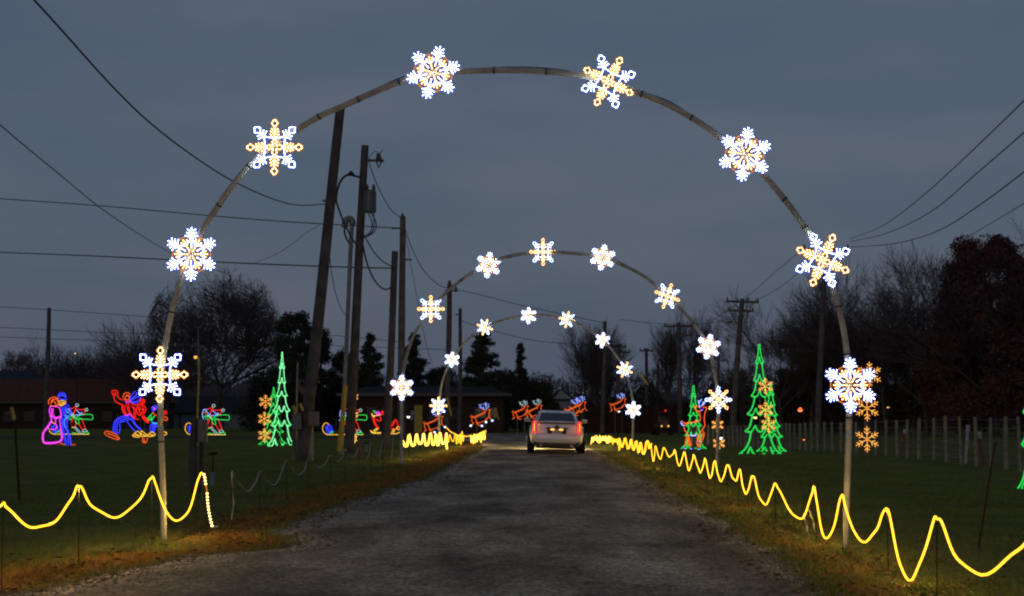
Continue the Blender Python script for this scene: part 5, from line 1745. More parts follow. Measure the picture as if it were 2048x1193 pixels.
# right hand wire fence
posts = [(2038, 945, 833), (2010, 939, 834), (1980, 936, 835), (1951, 932, 834), (1920, 929, 835), (1891, 924, 835), (1866, 920, 836), (1836, 918, 838), (1813, 917, 838), (1793, 914, 839), (1770, 912, 840), (1750, 911, 841), (1731, 909, 842), (1712, 908, 843),
         (1698, 906, 843), (1681, 905, 844), (1664, 904, 844), (1648, 903, 845), (1634, 903, 845), (1622, 902, 846), (1611, 902, 846), (1599, 901, 846), (1589, 900, 847), (1579, 900, 847), (1571, 899, 847), (1563, 899, 848), (1554, 899, 848), (1545, 898, 848), (1534, 898, 848), (1524, 897, 849),
         (1515, 897, 849), (1506, 896, 849), (1498, 896, 850), (1490, 895, 850), (1482, 895, 850), (1474, 894, 850), (1466, 894, 851), (1457, 893, 851), (1448, 893, 851), (1438, 892, 851), (1427, 891, 851), (1416, 891, 851), (1405, 890, 852), (1394, 890, 852), (1383, 889, 852)]
t = thing('wire_fence', (11, 45, 0), 'long fence of pale wooden posts and wire mesh along the right side of the lawn', 'fence')
tops = []
for i, (x, yb, yt) in enumerate(posts):
    D = EYE * F / (yb - HY)
    p = P(x, HY, D); p.z = 0
    h_ = (yb - yt) * D / F
    tops.append((p - t.location, h_))
    mb = MB()
    r_ = (0.052 if i % 2 else 0.044) * rng.uniform(.85, 1.1)
    lx = rng.uniform(-.03, .03)
    mb.tube([(0, 0, -.1), (lx * .5, 0, h_ * .5), (lx, 0, h_ * rng.uniform(.97, 1.03))], [r_ * 1.05, r_, r_ * .95], 8)
    mb.build('fence_post', M['fencewood'], t, loc=p - t.location)
for k, f_ in enumerate((0.95, 0.78, 0.62, 0.46, 0.30, 0.14)):
    mb = MB()
    q = [Vector((p.x, p.y - 0.06, h_ * f_)) for p, h_ in tops]
    mb.tube(q, 0.006, 4)
    mb.build('line_wire', M['fencewire'], t)
mb = MB()
for i in range(len(tops) - 1):
    (pa, ha), (pb, hb) = tops[i], tops[i + 1]
    L = (pb - pa).length
    for k in range(1, max(2, int(L / 0.35))):
        f_ = k / max(2, int(L / 0.35))
        p = pa.lerp(pb, f_); h_ = ha + (hb - ha) * f_
        mb.tube([(p.x, p.y - .06, .05), (p.x, p.y - .06, h_ * .95)], 0.004, 3, cap=False)
o = mb.build('mesh_wires', M['fencewire'], t); o['kind'] = 'stuff'
# things along the fence
for (x0, y0, x1, y1, D, m_, lab) in ((1931, 930, 1936, 852, 42, 'sign', 'slanted white marker post between the right fence posts'), (1968, 934, 1958, 865, 40, 'redmark', 'leaning red and white marker post by the right fence end'),
                                      (1805, 912, 1810, 860, 52, 'redmark', 'dark red leaning post behind the right fence')):
    a, b = P(x0, y0, D), P(x1, y1, D)
    b0 = Vector((a.x, D, 0))
    t = thing('marker_post', b0, lab, 'post', 'marker posts by the right fence')
    mb = MB(); mb.tube([(0, 0, -.05), b - b0], 0.045, 7); mb.build('post', M[m_], t)
    mb = MB(); mb.tube([(b - b0) * .82, (b - b0) * 1.02], 0.062, 7); mb.build('cap', M['sign'], t)

# ================================================================== LIGHT DISPLAYS
def display(name, D, strokes, crop, label, cat, group=None, yaw=0.0, rj=0.022, rc=0.011, frame=True, ground=True, dx=0.0, dy=0.0, s=1.0, anchor=None, base_px=None, smooth=4, step=0.07, fill=0.65, legs=None):
    """strokes: list of (part name, colour, [polylines in zoom coordinates]); crop=(x0,y0,scale)"""
    x0, y0, k = crop

    def loc(p):
        x, y = x0 + p[0] / k, y0 + p[1] / k
        if anchor is not None:
            x = anchor[0] + (x - anchor[0]) * s; y = anchor[1] + (y - anchor[1]) * s
        return P(x + dx, y + dy, D)
    allp = [loc(p) for _, _, sts in strokes for st in sts for p in st]
    cx = sum(p.x for p in allp) / len(allp)
    b = Vector((cx, D, gz(D)))
    t = thing(name, b, label, cat, group, yaw)
    for pn, col, sts in strokes:
        sl = [[loc(p) - b for p in st] for st in sts]
        sl = [[Vector((v.x, 0, v.z)) for v in st] for st in sl]
        mb = rope_mb(sl, col, rj, rc, step, fill, smooth)
        mb.build(pn, GL[col], t)
    zmin = min(p.z for p in allp) - b.z
    zmax = max(p.z for p in allp) - b.z
    xs_ = [p.x - cx for p in allp]
    if frame:
        for f_ in (legs or (0.3, 0.7)):
            mb = MB()
            xx_ = min(xs_) + (max(xs_) - min(xs_)) * f_
            mb.tube([(xx_, 0.03, -0.02), (xx_, 0.03, zmin + (zmax - zmin) * 0.55)], 0.012, 5)
            mb.build('support_rod', M['steel'], t)
    return t


CA = (60, 760, 7.955)
# hoop skirted woman and tall-hatted man
display('dancing_woman_light', 61, [
    ('bonnet', 'orange', [[(300, 390), (296, 335), (335, 290), (400, 278), (455, 310)], [(320, 405), (380, 420), (440, 405), (455, 350)], [(335, 350), (370, 312), (425, 310), (440, 350)], [(330, 380), (370, 330), (420, 400)]]),
    ('bodice', 'pink', [[(320, 432), (308, 500), (328, 590), (345, 640)], [(400, 425), (460, 440), (484, 500), (495, 580), (470, 640)], [(320, 432), (360, 420), (400, 425)], [(370, 455), (362, 540), (392, 590), (440, 600), (492, 572)], [(330, 572), (400, 620), (480, 592)], [(345, 450), (340, 540), (360, 600)]]),
    ('skirt', 'pink', [[(345, 640), (280, 740), (213, 830), (198, 900), (203, 980), (240, 1012), (330, 1014), (430, 1002), (492, 980), (516, 930), (507, 850), (490, 780), (480, 700), (470, 640)],
                       [(355, 650), (292, 748), (226, 836), (212, 905), (216, 972), (246, 998), (330, 1000), (430, 988), (480, 968), (502, 925), (494, 850), (478, 780)],
                       [(410, 620), (406, 690), (430, 752), (400, 788), (310, 788)]]),
    ('shoes', 'orange', [[(258, 1045), (330, 1056), (400, 1046), (470, 1044)], [(300, 1040), (360, 1048)]]),
], CA, 'glowing pink and orange outline of a hoop-skirted dancing woman at left', 'light display', 'rope light figures', rj=0.022, rc=0.010, smooth=4)
display('dancing_man_light', 61.3, [
    ('hat', 'blue', [[(445, 285), (455, 230), (500, 207), (555, 222), (575, 290)], [(455, 250), (510, 232), (562, 255)], [(450, 270), (510, 252), (570, 275)], [(428, 292), (510, 312), (592, 312)]]),
    ('face', 'yellow', [[(450, 330), (468, 400), (510, 412), (558, 372), (567, 332)], [(460, 345), (510, 330), (552, 345)], [(470, 380), (510, 362), (545, 372)], [(480, 400), (520, 385), (550, 360)]]),
    ('coat', 'blue', [[(568, 370), (610, 410), (640, 470), (662, 540)], [(500, 430), (506, 500), (510, 580)], [(540, 430), (556, 500), (560, 590)], [(575, 420), (600, 500), (640, 545)], [(555, 400), (580, 480), (570, 560)], [(520, 440), (530, 520)], [(545, 500), (540, 560), (600, 590), (640, 560)]]),
    ('cuff', 'cyan', [[(565, 470), (600, 520), (660, 548)], [(600, 590), (552, 620), (540, 700), (560, 762)], [(545, 560), (580, 590), (620, 570)]]),
    ('trousers', 'blue', [[(508, 580), (500, 690), (528, 860), (568, 1030)], [(600, 600), (592, 760), (640, 900), (657, 1025)], [(560, 600), (548, 700), (600, 860), (612, 1030)], [(525, 600), (518, 700), (548, 850), (585, 1000)], [(575, 610), (570, 740), (620, 880), (640, 1010)], [(568, 1032), (612, 1040), (657, 1030)]]),
    ('shoes', 'orange', [[(480, 1012), (540, 1030), (570, 1050)], [(640, 1042), (700, 1034), (752, 1050), (700, 1062), (650, 1055)], [(470, 1050), (540, 1056)]]),
], CA, 'glowing blue outline of a dancing man in a tall hat facing the pink woman', 'light display', 'rope light figures', rj=0.019, rc=0.008)

CC = (350, 780, 9.944)
SK = [
    ('sledge_runner', 'yellow', [[(325, 692), (282, 660), (232, 680), (202, 740), (207, 810), (252, 870), (310, 893), (410, 893)], [(410, 893), (600, 893), (800, 893), (1010, 893)]]),
    ('curl', 'blue', [[(262, 720), (266, 790), (300, 860), (332, 880)], [(288, 712), (296, 790), (330, 850), (350, 872)], [(330, 700), (300, 745), (330, 810), (375, 850)], [(335, 700), (372, 720), (392, 790), (418, 825)], [(340, 728), (355, 790), (385, 830)]]),
    ('boot', 'green', [[(340, 872), (372, 832), (412, 842), (352, 882)]]),
    ('boot', 'green', [[(870, 882), (930, 892), (990, 888), (992, 858), (940, 850), (880, 858)]]),
    ('ski', 'green', [[(660, 860), (712, 868), (762, 886)]]),
    ('tassel', 'green', [[(610, 520), (611, 612)]]),
    ('tassel', 'green', [[(645, 522), (646, 620)]]),
    ('ski', 'green', [[(660, 775), (700, 755), (725, 760)]]),
    ('streamer', 'green', [[(762, 540), (880, 506), (1040, 500), (1076, 520), (1082, 570), (1060, 604), (1000, 600), (860, 590), (762, 548)], [(575, 535), (640, 518), (722, 580), (742, 640), (780, 690), (808, 680), (802, 630), (762, 580), (660, 510)], [(700, 560), (780, 600), (860, 580)]]),
    ('hood', 'ice', [[(642, 398), (572, 395), (546, 480), (550, 540), (570, 565), (530, 612)], [(600, 410), (692, 492), (680, 510), (642, 500)], [(750, 410), (822, 480), (856, 460), (852, 500), (722, 516), (718, 552)]]),
    ('trousers', 'pale', [[(730, 740), (860, 890)], [(710, 760), (820, 890)], [(868, 850), (890, 812), (925, 795), (968, 838), (880, 850)]]),
    ('pompom', 'pale', [[(768 + 28 * math.cos(a), 318 + 28 * math.sin(a)) for a in np.linspace(0, 6.283, 11)], [(955 + 27 * math.cos(a), 407 + 27 * math.sin(a)) for a in np.linspace(0, 6.283, 11)]]),
    ('suit', 'red', [[(745, 345), (690, 372), (640, 392)], [(758, 360), (702, 490), (682, 600), (650, 690)], [(780, 402), (850, 407), (922, 404)], [(935, 430), (885, 500)], [(660, 740), (710, 750), (736, 720), (740, 640)], [(862, 600), (935, 780)], [(812, 700), (880, 820)], [(745, 372), (700, 470)]]),
    ('sash', 'orange', [[(578, 442), (642, 492)]]),
]
display('sledge_elf_light', 66, SK, CC, 'lit red and white elf on a curled sledge right of the near left arch post', 'light display', 'lit elves riding curled sledges', rj=0.017, rc=0.009)
display('sledge_elf_light', 66, SK, CC, 'lit elf on a curled sledge partly hidden behind the dancing couple', 'light display', 'lit elves riding curled sledges', rj=0.017, rc=0.009, dx=-273, dy=-1)
display('sledge_elf_light', 70, SK, CC, 'lit elf on a curled sledge behind the transformer pole and yellow guard', 'light display', 'lit elves riding curled sledges', rj=0.017, rc=0.009, dx=275, dy=0)

CB = (190, 760, 7.955)
display('skating_man_light', 60.5, [
    ('head', 'orange', [[(448, 290), (460, 225), (510, 205), (562, 230)], [(470, 302), (520, 320), (552, 272), (510, 240), (470, 302)], [(490, 262), (520, 255), (540, 272)]]),
    ('sleeve', 'red', [[(300, 272), (268, 180), (330, 172), (362, 192), (358, 250), (400, 310), (480, 320), (540, 340)], [(300, 272), (322, 340), (400, 388), (442, 392)], [(300, 200), (330, 220), (320, 250), (300, 215)]]),
    ('jacket', 'red', [[(442, 392), (430, 450), (462, 540), (530, 552)], [(480, 400), (472, 480), (498, 545)], [(500, 380), (520, 460), (560, 560), (640, 620), (702, 630)], [(540, 370), (540, 460), (590, 570), (650, 600)], [(560, 360), (640, 402), (692, 380)], [(570, 420), (640, 462), (640, 590)], [(600, 440), (625, 500), (610, 570)], [(450, 410), (445, 470), (480, 530)]]),
    ('scarf', 'blue', [[(548, 312), (590, 240), (640, 180)], [(558, 322), (640, 262), (682, 200)], [(565, 332), (660, 282), (722, 268)], [(560, 342), (640, 352), (702, 320), (728, 280)], [(550, 332), (620, 372), (690, 352)], [(600, 300), (660, 240), (662, 195)]]),
    ('collar', 'pink', [[(480, 342), (520, 362), (562, 322)], [(470, 560), (510, 572), (560, 540)]]),
    ('trousers', 'blue', [[(530, 570), (430, 582), (340, 632), (300, 700), (290, 830)], [(580, 622), (462, 660), (392, 692), (402, 762), (380, 850), (322, 842)], [(545, 590), (440, 605), (352, 655), (322, 715), (315, 835)], [(560, 605), (452, 635), (370, 675), (350, 730), (345, 840)],
                           [(540, 540), (600, 602), (640, 702), (742, 790)], [(510, 662), (580, 762), (652, 830)], [(575, 615), (640, 720), (720, 800)]]),
    ('skate', 'orange', [[(150, 840), (190, 820), (300, 850), (380, 920), (372, 952), (280, 930), (180, 880), (150, 840)], [(200, 850), (300, 890), (380, 942)]]),
    ('skate', 'yellow', [[(600, 880), (680, 820), (722, 870), (702, 912), (610, 902), (600, 880)], [(620, 880), (700, 880)], [(640, 850), (690, 900)], [(740, 810), (802, 860), (830, 890), (742, 902), (728, 850), (740, 810)], [(730, 860), (810, 895)]]),
    ('skate', 'orange', [[(760, 920), (758, 980), (790, 1006), (822, 980), (832, 920)], [(780, 930), (785, 985), (810, 990)]]),
], CB, 'glowing red and blue skating man with raised arm and streaming scarf', 'light display', 'rope light figures', rj=0.019, rc=0.008)
display('skating_girl_light', 60.8, [
    ('head', 'red', [[(750 + 40 * math.cos(a), 345 + 40 * math.sin(a)) for a in np.linspace(0, 6.283, 13)], [(735, 345), (755, 330), (768, 352), (745, 362)]]),
    ('coat', 'red', [[(692, 402), (660, 470), (692, 560), (760, 542), (802, 500), (800, 440), (762, 402), (692, 402)], [(720, 420), (702, 500), (730, 545)], [(750, 420), (775, 480), (740, 530)], [(680, 440), (720, 470), (780, 470)]]),
    ('mitten', 'red', [[(752, 580), (780, 580), (850, 660), (838, 682), (772, 630), (752, 580)], [(770, 595), (835, 668)]]),
], CB, 'glowing red skating girl following the skating man', 'light display', 'rope light figures', rj=0.022, rc=0.010)
display('skating_child_light', 61, [
    ('cap', 'blue', [[(942, 410), (905, 440), (920, 492), (960, 482), (988, 430), (942, 410)], [(925, 430), (960, 470)]]),
    ('cap_band', 'pink', [[(925, 448), (965, 452)], [(930, 470), (955, 470)]]),
    ('sweater', 'green', [[(920, 530), (840, 612), (850, 640), (912, 620), (952, 570)], [(880, 560), (902, 620)], [(860, 600), (900, 640), (940, 580)]]),
    ('belt', 'cyan', [[(890, 640), (922, 680), (992, 690), (960, 702), (910, 690)]]),
    ('sleeve', 'red', [[(920, 510), (950, 550), (985, 575)], [(1090, 500), (1130, 502), (1138, 540), (1092, 548)], [(1100, 515), (1120, 530)]]),
    ('mitten', 'orange', [[(1080, 585), (1140, 600), (1148, 640), (1100, 640), (1085, 600)]]),
    ('trousers', 'blue', [[(890, 710), (880, 800), (940, 822), (962, 742), (992, 750), (952, 712), (890, 710)], [(918, 720), (912, 810)], [(940, 720), (935, 800)]]),
    ('skate', 'yellow', [[(840, 880), (900, 830), (952, 860), (942, 890), (850, 902), (840, 880)], [(870, 870), (930, 880)], [(1080, 822), (1130, 838), (1140, 860), (1090, 888), (1080, 850)]]),
], CB, 'small lit skating child half hidden behind the near arch left post', 'light display', 'rope light figures', rj=0.020, rc=0.009)

CE = (620, 770, 7.955)
display('sleigh_light', 71, [
    ('runner', 'yellow', [[(958, 725), (992, 755), (1060, 765), (1130, 760)], [(965, 735), (1000, 768), (1125, 772)], [(1030, 750), (1092, 690)], [(1000, 742), (1062, 690)]]),
    ('sleigh_body', 'red', [[(990, 500), (1028, 620), (1082, 690)], [(1038, 540), (1092, 572), (1130, 560), (1110, 500)], [(1000, 500), (1045, 620), (1095, 690)]]),
    ('rim', 'yellow', [[(982, 450), (1000, 502), (1050, 490), (1125, 480)], [(985, 470), (1020, 520), (1020, 480)]]),
    ('parcel', 'pink', [[(1050, 452), (1080, 430), (1112, 450), (1102, 472), (1062, 472), (1050, 452)], [(1065, 450), (1100, 462)]]),
    ('bow', 'green', [[(1000, 412), (1042, 432), (1020, 450)]]),
    ('sack', 'red', [[(1130, 470), (1150, 415), (1165, 460), (1135, 480)]]),
], CE, 'lit red sleigh with pink parcel on yellow runners, left of two', 'light display', 'lit sleighs', rj=0.022, rc=0.011)
display('sleigh_light', 71, [
    ('runner', 'yellow', [[(1215, 742), (1250, 772), (1380, 777), (1425, 750)], [(1252, 690), (1230, 740)], [(1270, 695), (1245, 755)], [(1330, 700), (1300, 760)], [(1352, 705), (1325, 765)], [(1440, 680), (1392, 668), (1380, 700), (1412, 712), (1440, 690)]]),
    ('sleigh_body', 'red', [[(1240, 690), (1300, 698), (1372, 700), (1402, 660), (1372, 560), (1340, 572), (1300, 640), (1248, 630)], [(1252, 640), (1310, 655), (1350, 580)], [(1250, 520), (1248, 570)]]),
    ('trim', 'ice', [[(1220, 592), (1258, 580), (1292, 600), (1230, 608)]]),
], CE, 'lit red sleigh with curled yellow runner beside the middle arch left foot', 'light display', 'lit sleighs', rj=0.022, rc=0.011)

CF = (800, 780, 7.877)
DEER = [
    ('body', 'orange', [[(1105, 415), (1150, 442), (1220, 420), (1310, 380), (1352, 342), (1345, 318), (1285, 310)], [(1425, 312), (1405, 350), (1400, 430), (1380, 445), (1310, 500), (1222, 520), (1190, 462), (1180, 432)], [(1130, 442), (1132, 500)], [(1425, 312), (1380, 318)],
                        [(1120, 400), (1160, 425), (1225, 405), (1300, 368), (1335, 340)]]),
    ('leg', 'orange', [[(1132, 500), (1152, 540), (1115, 562)], [(1160, 520), (1135, 555)]]),
    ('leg', 'orange', [[(1200, 500), (1212, 535), (1242, 562), (1290, 562)], [(1215, 520), (1250, 545)]]),
    ('leg', 'orange', [[(1375, 440), (1362, 470), (1350, 502)]]),
    ('leg', 'orange', [[(1400, 430), (1420, 455), (1450, 478)]]),
]
ANT = [('antler', [[(1330, 312), (1262, 262), (1242, 228)], [(1262, 262), (1285, 228)], [(1300, 287), (1250, 282)], [(1320, 300), (1312, 262)]]),
       ('antler', [[(1362, 312), (1352, 242), (1340, 200)], [(1350, 250), (1312, 216)], [(1357, 262), (1402, 218)], [(1362, 300), (1410, 252)], [(1352, 235), (1365, 205)]])]
HOOF = [(1115, 565), (1290, 567), (1355, 508), (1455, 485)]


def reindeer(dx, dy, s, D, label, antcol='ice', hooves=(0, 1, 2, 3), anchor=(960, 830), hoofcol='ice'):
    strokes = [(a, b, c) for a, b, c in DEER] + [(n_, antcol, st_) for n_, st_ in ANT]
    hs_ = [[(HOOF[k][0] - 14, HOOF[k][1] - 4), (HOOF[k][0] + 14, HOOF[k][1] + 6)] for k in hooves]
    t = display('reindeer_light', D, strokes, CF, label, 'light display', 'lit flying reindeer', dx=dx, dy=dy, s=s, anchor=anchor, rj=0.0135, rc=0.0075, step=0.08, smooth=4)
    x0, y0, k_ = CF
    for st_ in hs_:
        q = [P(anchor[0] + (x0 + p[0] / k_ - anchor[0]) * s + dx, anchor[1] + (y0 + p[1] / k_ - anchor[1]) * s + dy, D) - t.location for p in st_]
        mb = MB(); mb.tube([Vector((v.x, -0.02, v.z)) for v in q], 0.042, 8)
        mb.build('hoof', GL[hoofcol][1], t)
    return t


reindeer(0, 0, 1.0, 72, 'lit flying reindeer with white-blue antlers and hooves above the yellow catenary')
reindeer(-94.5, 13, 1.0, 71, 'lit reindeer low behind the far arch left post, head hidden by its snowflake', antcol='ice', hooves=(1, 2, 3))
reindeer(80, -9, 0.82, 76, 'left of two lit reindeer with teal-white antlers left of the car roof', 'pale', hooves=())
reindeer(107, -11, 0.84, 76.5, 'right of two teal-antlered lit reindeer, partly behind the car roof', 'pale', hooves=())
reindeer(184, -13, 0.82, 78, 'left one of the overlapping lit reindeer above the right of the car roof', hooves=())
reindeer(194, -17, 0.86, 79, 'right one of the overlapping lit reindeer above the right of the car roof', hooves=())
reindeer(275, -24, 0.80, 80, 'rightmost lit flying reindeer, beside the lowest right snowflake of the far arch', hooves=(1,))


# green tree displays
def green_tree(px, yb, yt, halfpx, D, label, yaw=0.0, col='green', tiers=6, seed=0, rj=0.020, rc=0.007, double=True):
    b = Vector((gx(px, D), D, 0))
    H = (yb - yt) * D / F
    W = halfpx * D / F
    zb = 1.6 - (yb - HY) * D / F
    t = thing('tree_light', b, label, 'light display', 'green outline tree lights', yaw)
    hts = [0, .165, .325, .47, .635, .79, 1.0]
    wds = [0, .20, .28, .42, .62, .74, 1.0]
    rg = random.Random(seed)
    for i in range(tiers):
        z1 = zb + H * (1 - hts[i]); z0 = zb + H * (1 - hts[i + 1])
        w1 = W * (wds[i] * 0.62); w0 = W * wds[i + 1]
        if i == 0: w1 = 0.02
        sts = []
        hh_ = z1 - z0
        for s_ in (-1, 1):
            j = rg.uniform(.95, 1.05)
            sts.append([(s_ * w1, z1 - (0.02 if i else 0)), (s_ * (w1 + (w0 - w1) * .18), z1 - hh_ * .45), (s_ * (w1 + (w0 - w1) * .5) * j, z1 - hh_ * .78), (s_ * w0 * j, z0)])
        # scalloped hem
        nsc = 2 if i < 3 else 3 if i < 5 else 4
        hem = []
        prev = -w0
        for k in range(nsc):
            xa = -w0 + 2 * w0 * k / nsc; xb = -w0 + 2 * w0 * (k + 1) / nsc
            if i == 5 and k in (1, 2):
                if k == 1: sts.append([(xa, z0 + hh_ * .25), (xa + (xb - xa) * .3, z0), (xa + (xb - xa) * .45, z0 - hh_ * .02)])
                else: sts.append([(xa + (xb - xa) * .1, z0 - hh_ * .05), (xa + (xb - xa) * .45, z0 + hh_ * .02)])
                continue
            up0 = 0 if k == 0 else hh_ * (.30)
            up1 = 0 if k == nsc - 1 else hh_ * (.30)
            sts.append([(xa, z0 + up0), (xa + (xb - xa) * .22, z0 + up0 * .25 - hh_ * .06), (xa + (xb - xa) * .6, z0 - hh_ * .10 + up1 * .1), (xb - (xb - xa) * .15, z0 + up1 * .55), (xb, z0 + up1)])
        mb = rope_mb([[(x, z) for x, z in st] for st in sts], col, rj, rc, 0.045, 0.6, 4)
        if double:
            g = rj * 1.9
            ins = [[(x * (1 - g / max(W * .5, .01)) if abs(x) > g else x, z + g * .7) for x, z in st] for st in sts]
            m2 = rope_mb(ins, col, rj * .8, rc * .8, 0.045, 0.6, 4)
            mb.add(m2.v, m2.f); mb.mi[-len(m2.f):] = m2.mi
        mb.build('tier', GL[col], t)
    mb = MB(); mb.tube([(0, 0.03, -0.02), (0, 0.03, zb + H * .97)], 0.018, 6)
    mb.build('mast', M['steel'], t)
    return t


green_tree(1520, 908, 690, 42, 50.5, 'largest green outline tree light at right, with amber snowflakes beside it', seed=1)
green_tree(1542, 902, 768, 30, 52.5, 'smaller green tree light half behind the largest one at right', seed=2)
green_tree(1387, 897, 773, 25, 56, 'green tree light with a lit reindeer in front, behind the rope swags', seed=3)
green_tree(563, 889, 706, 52, 60, 'tall bright green tree light seen nearly edge-on at left', yaw=R(68), col='brightgreen', seed=4, rj=0.026)
green_tree(547, 888, 776, 38, 63, 'shorter green tree light left of the tall edge-on one', yaw=R(52), seed=5, rj=0.02)
green_tree(2071, 976, 560, 40, 29.5, 'green tree light cut off by the right picture edge', seed=6, double=True)

# amber snowflake columns
SNOW = mir([[(0, .40), (.23, .60)], [(0, .66), (.20, .84)]]) + [[(0, .04), (0, 1.0)]]
AM = {}


def amber_column(px_list, D, rpx, base_y, label, yaw=0.0, lean=0):
    rad = rpx * D / F
    key = round(rad, 3)
    if key not in AM:
        AM[key] = mesh_of(rope_mb(sc_str(SNOW, rad), 'amber', 0.0105, 0.0065, 0.05, 0.6), 'amber_arm', GL['amber'])
    x0 = px_list[-1][0]
    b = Vector((gx(x0, D), D, 0))
    t = thing('snowflake_pole_light', b, label, 'light display', 'amber snowflake poles', yaw)
    top = P(px_list[0][0], px_list[0][1], D) - b
    mb = MB(); mb.tube([(0, 0.03, -0.02), (top.x, 0.03, top.z)], 0.015, 6)
    mb.build('rod', M['pole_pale'], t)
    for (x, y) in px_list:
        c = P(x, y, D) - b
        e = bpy.data.objects.new('snowflake', None)
        # six arms joined as one part per flake
        mb = MB()
        src = rope_mb(sc_str(SNOW, rad), 'amber', 0.0105, 0.0065, 0.05, 0.6)
        bpy.data.objects.remove(e)
        for k in range(6):
            m = Matrix.Rotation(R(60 * k), 3, 'Y')
            mb.add([m @ Vector(v) for v in src.v], src.f); mb.mi[-len(src.f):] = src.mi
        mb.build('snowflake', GL['amber'], t, loc=(c.x, 0, c.z))
    return t


amber_column([(1739, 750), (1734, 817), (1734, 879)], 40, 26, 935, 'amber pole of three snowflakes right of the near arch right leg')
amber_column([(1531, 773), (1531, 820), (1537, 850)], 49, 17, 900, 'amber pole of three snowflakes in front of the largest green tree')
amber_column([(1434, 801), (1435, 850), (1438, 887)], 47, 13.5, 920, 'amber pole of snowflakes behind the middle arch right post')
amber_column([(531, 804), (529, 838), (529, 871)], 59, 14.5, 892, 'amber pole of three snowflakes at the left pair of green trees')
amber_column([(713, 794), (712, 830), (710, 878)], 54, 9, 900, 'narrow amber pole light just right of the transformer pole', yaw=R(65))

# reindeer standing in front of the green tree (right)
CH = (1300, 740, 6.278)
display('standing_reindeer_light', 54.5, [
    ('head', 'orange', [[(545, 462), (580, 510), (630, 520), (660, 500)], [(545, 462), (600, 460), (630, 480)], [(660, 475), (700, 470), (710, 490), (690, 540)]]),
    ('neck', 'orange', [[(690, 540), (680, 620), (688, 700), (650, 760)], [(605, 510), (630, 570), (625, 640), (560, 655)]]),
    ('back', 'orange', [[(560, 655), (500, 660), (440, 672), (395, 640)], [(560, 660), (470, 665), (430, 700)]]),
    ('tail', 'ice', [[(385, 650), (400, 690), (432, 708)], [(392, 665), (420, 705)]]),
    ('belly', 'ice', [[(500, 815), (540, 828), (585, 812)], [(505, 822), (545, 834), (580, 820)]]),
    ('leg', 'orange', [[(425, 720), (440, 770), (470, 800), (450, 880), (440, 960)], [(470, 800), (482, 870), (475, 950)]]),
    ('leg', 'orange', [[(485, 840), (500, 890), (520, 960)], [(470, 850), (492, 920), (505, 962)]]),
    ('leg', 'orange', [[(640, 770), (610, 830), (600, 900), (605, 980)], [(660, 800), (640, 870), (625, 960)], [(600, 830), (590, 900), (598, 960)]]),
    ('leg', 'orange', [[(650, 760), (680, 800), (660, 880), (640, 900)]]),
    ('hoof', 'ice', [[(430, 985), (455, 990)], [(505, 988), (528, 992)], [(595, 1000), (628, 996)], [(612, 890), (630, 905)]]),
    ('antler', 'ice', [[(625, 480), (612, 420), (600, 380)], [(615, 420), (650, 365)], [(628, 460), (680, 430), (690, 385)], [(660, 440), (670, 400)], [(650, 440), (720, 380), (760, 390)], [(605, 400), (640, 390)]]),
    ('collar', 'blue', [[(632, 495), (650, 512), (668, 495)], [(640, 505), (662, 505)]]),
], CH, 'lit orange reindeer standing in front of the mid-right green tree', 'light display', 'rope light figures', rj=0.020, rc=0.010)

# ================================================================== SMALL DISTANT LAMPS
def small_lamp(x, y, D, r, m, label, arm=0.25):
    b = G(x, D)
    p = P(x, y, D) - b
    t = thing('street_lamp', b, label, 'lamp', 'distant lamps')
    mb = MB(); mb.tube([(arm, 0.05, -0.05), (arm, 0.05, p.z + 0.05), (p.x, 0, p.z + 0.12)], 0.045, 6); mb.build('pole', M['black'], t)
    mb = MB(); mb.lathe([(0.05, 0.14), (r * 1.3, 0.06), (r * 1.25, 0.02)], (0, 0, p.z), 10); mb.build('shade', M['black'], t)
    mb = MB(); mb.ball((0, -r * .3, p.z), r, seg=10); mb.build('bulb', M[m], t)
    return t


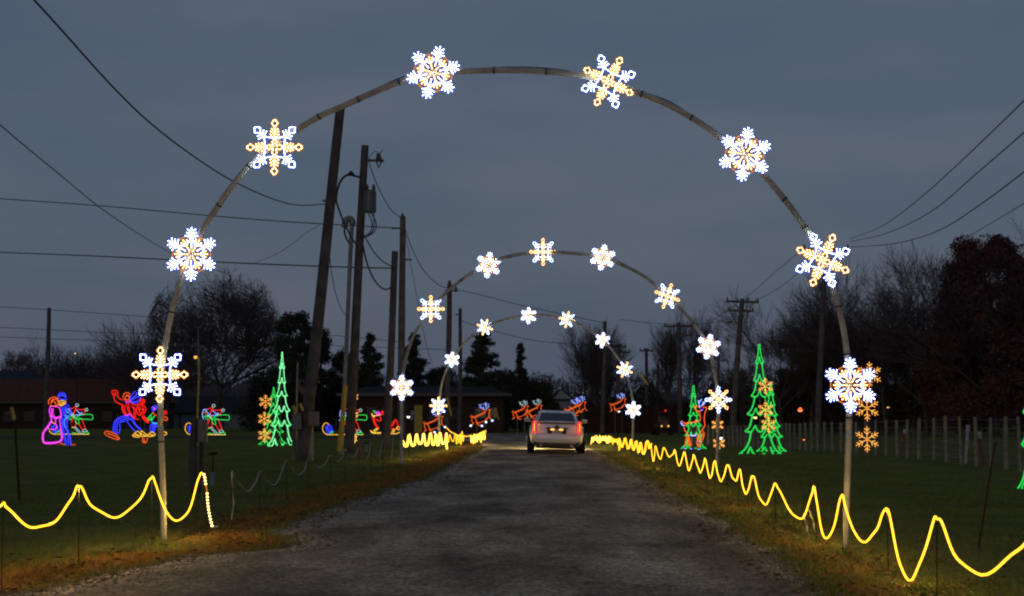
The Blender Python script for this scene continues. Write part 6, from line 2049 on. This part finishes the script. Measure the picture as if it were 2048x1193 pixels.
small_lamp(1600, 820, 95, 0.14, 'lampred', 'glowing orange-red lamp between the right green tree and tall pole')
small_lamp(1608, 880, 70, 0.07, 'lampred', 'tiny red lamp low behind the right fence')
small_lamp(1556, 685, 120, 0.08, 'lampyellow', 'tiny yellow lamp high in the bare tree above the red lamp')
small_lamp(148, 707, 150, 0.07, 'lampwarm', 'tiny warm lamp in the far left woods')
small_lamp(1776, 815, 90, 0.07, 'lampwarm', 'tiny warm lamp right of the near arch right leg')
small_lamp(1510, 835, 70, 0.09, 'lampwarm', 'small warm white lamp inside the outline of the largest green tree')
small_lamp(817, 834, 80, 0.08, 'lampwhite', 'small white lamp right of the middle arch left post')
small_lamp(1441, 876, 60, 0.07, 'lampwhite', 'small white lamp behind the middle arch right foot')
small_lamp(1467, 877, 75, 0.05, 'lampwarm', 'tiny pale lamp behind the fence left of the largest green tree')
small_lamp(1392, 841, 85, 0.06, 'lampyellow', 'tiny yellow lamp behind the standing reindeer')

# small tractor with orange beacon behind the rope light
D = 84
b = G(1327, D)
t = thing('lawn_tractor', b, 'small dark tractor with orange beacon and two dim headlamps behind the right rope light', 'tractor')
mb = MB(); mb.box((0, 0, .62), (.52, 1.1, .42)); mb.box((0, -.6, .55), (.46, .25, .34)); o = mb.build('hood', M['mower'], t)
bv = o.modifiers.new('b', 'BEVEL'); bv.width = .05; bv.segments = 2
mb = MB(); mb.box((0, .75, .55), (.95, .6, .16)); mb.box((0, .95, .8), (.5, .12, .45)); mb.box((0, .72, .66), (.48, .4, .1)); mb.build('seat', M['black'], t)
mb = MB()
for s in (-1, 1): mb.tube([(s * .42, 1.0, .6), (s * .40, .95, 1.30)], .03, 6)
mb.tube([(-.41, .95, 1.28), (.41, .95, 1.28)], .03, 6); mb.build('roll_bar', M['black'], t)
for s in (-1, 1):
    mb = MB(); mb.lathe([(.12, -.12), (.33, -.13), (.37, -.08), (.37, .08), (.33, .13), (.12, .12)], (s * .48, .8, .37), 16, 'X'); mb.build('wheel', M['tyre'], t)
    mb = MB(); mb.lathe([(.06, -.06), (.19, -.07), (.21, 0), (.19, .07), (.06, .06)], (s * .38, -.5, .21), 14, 'X'); mb.build('wheel', M['tyre'], t)
    mb = MB(); mb.lathe([(.055, 0), (.05, -.02)], (s * .19, -.73, .52), 8, 'Y'); mb.build('headlight', M['lampyellow'], t)
mb = MB(); mb.lathe([(.05, 0), (.05, .09), (.02, .11)], (.2, .95, 1.31), 8); mb.build('beacon', GL['orange'][0], t)
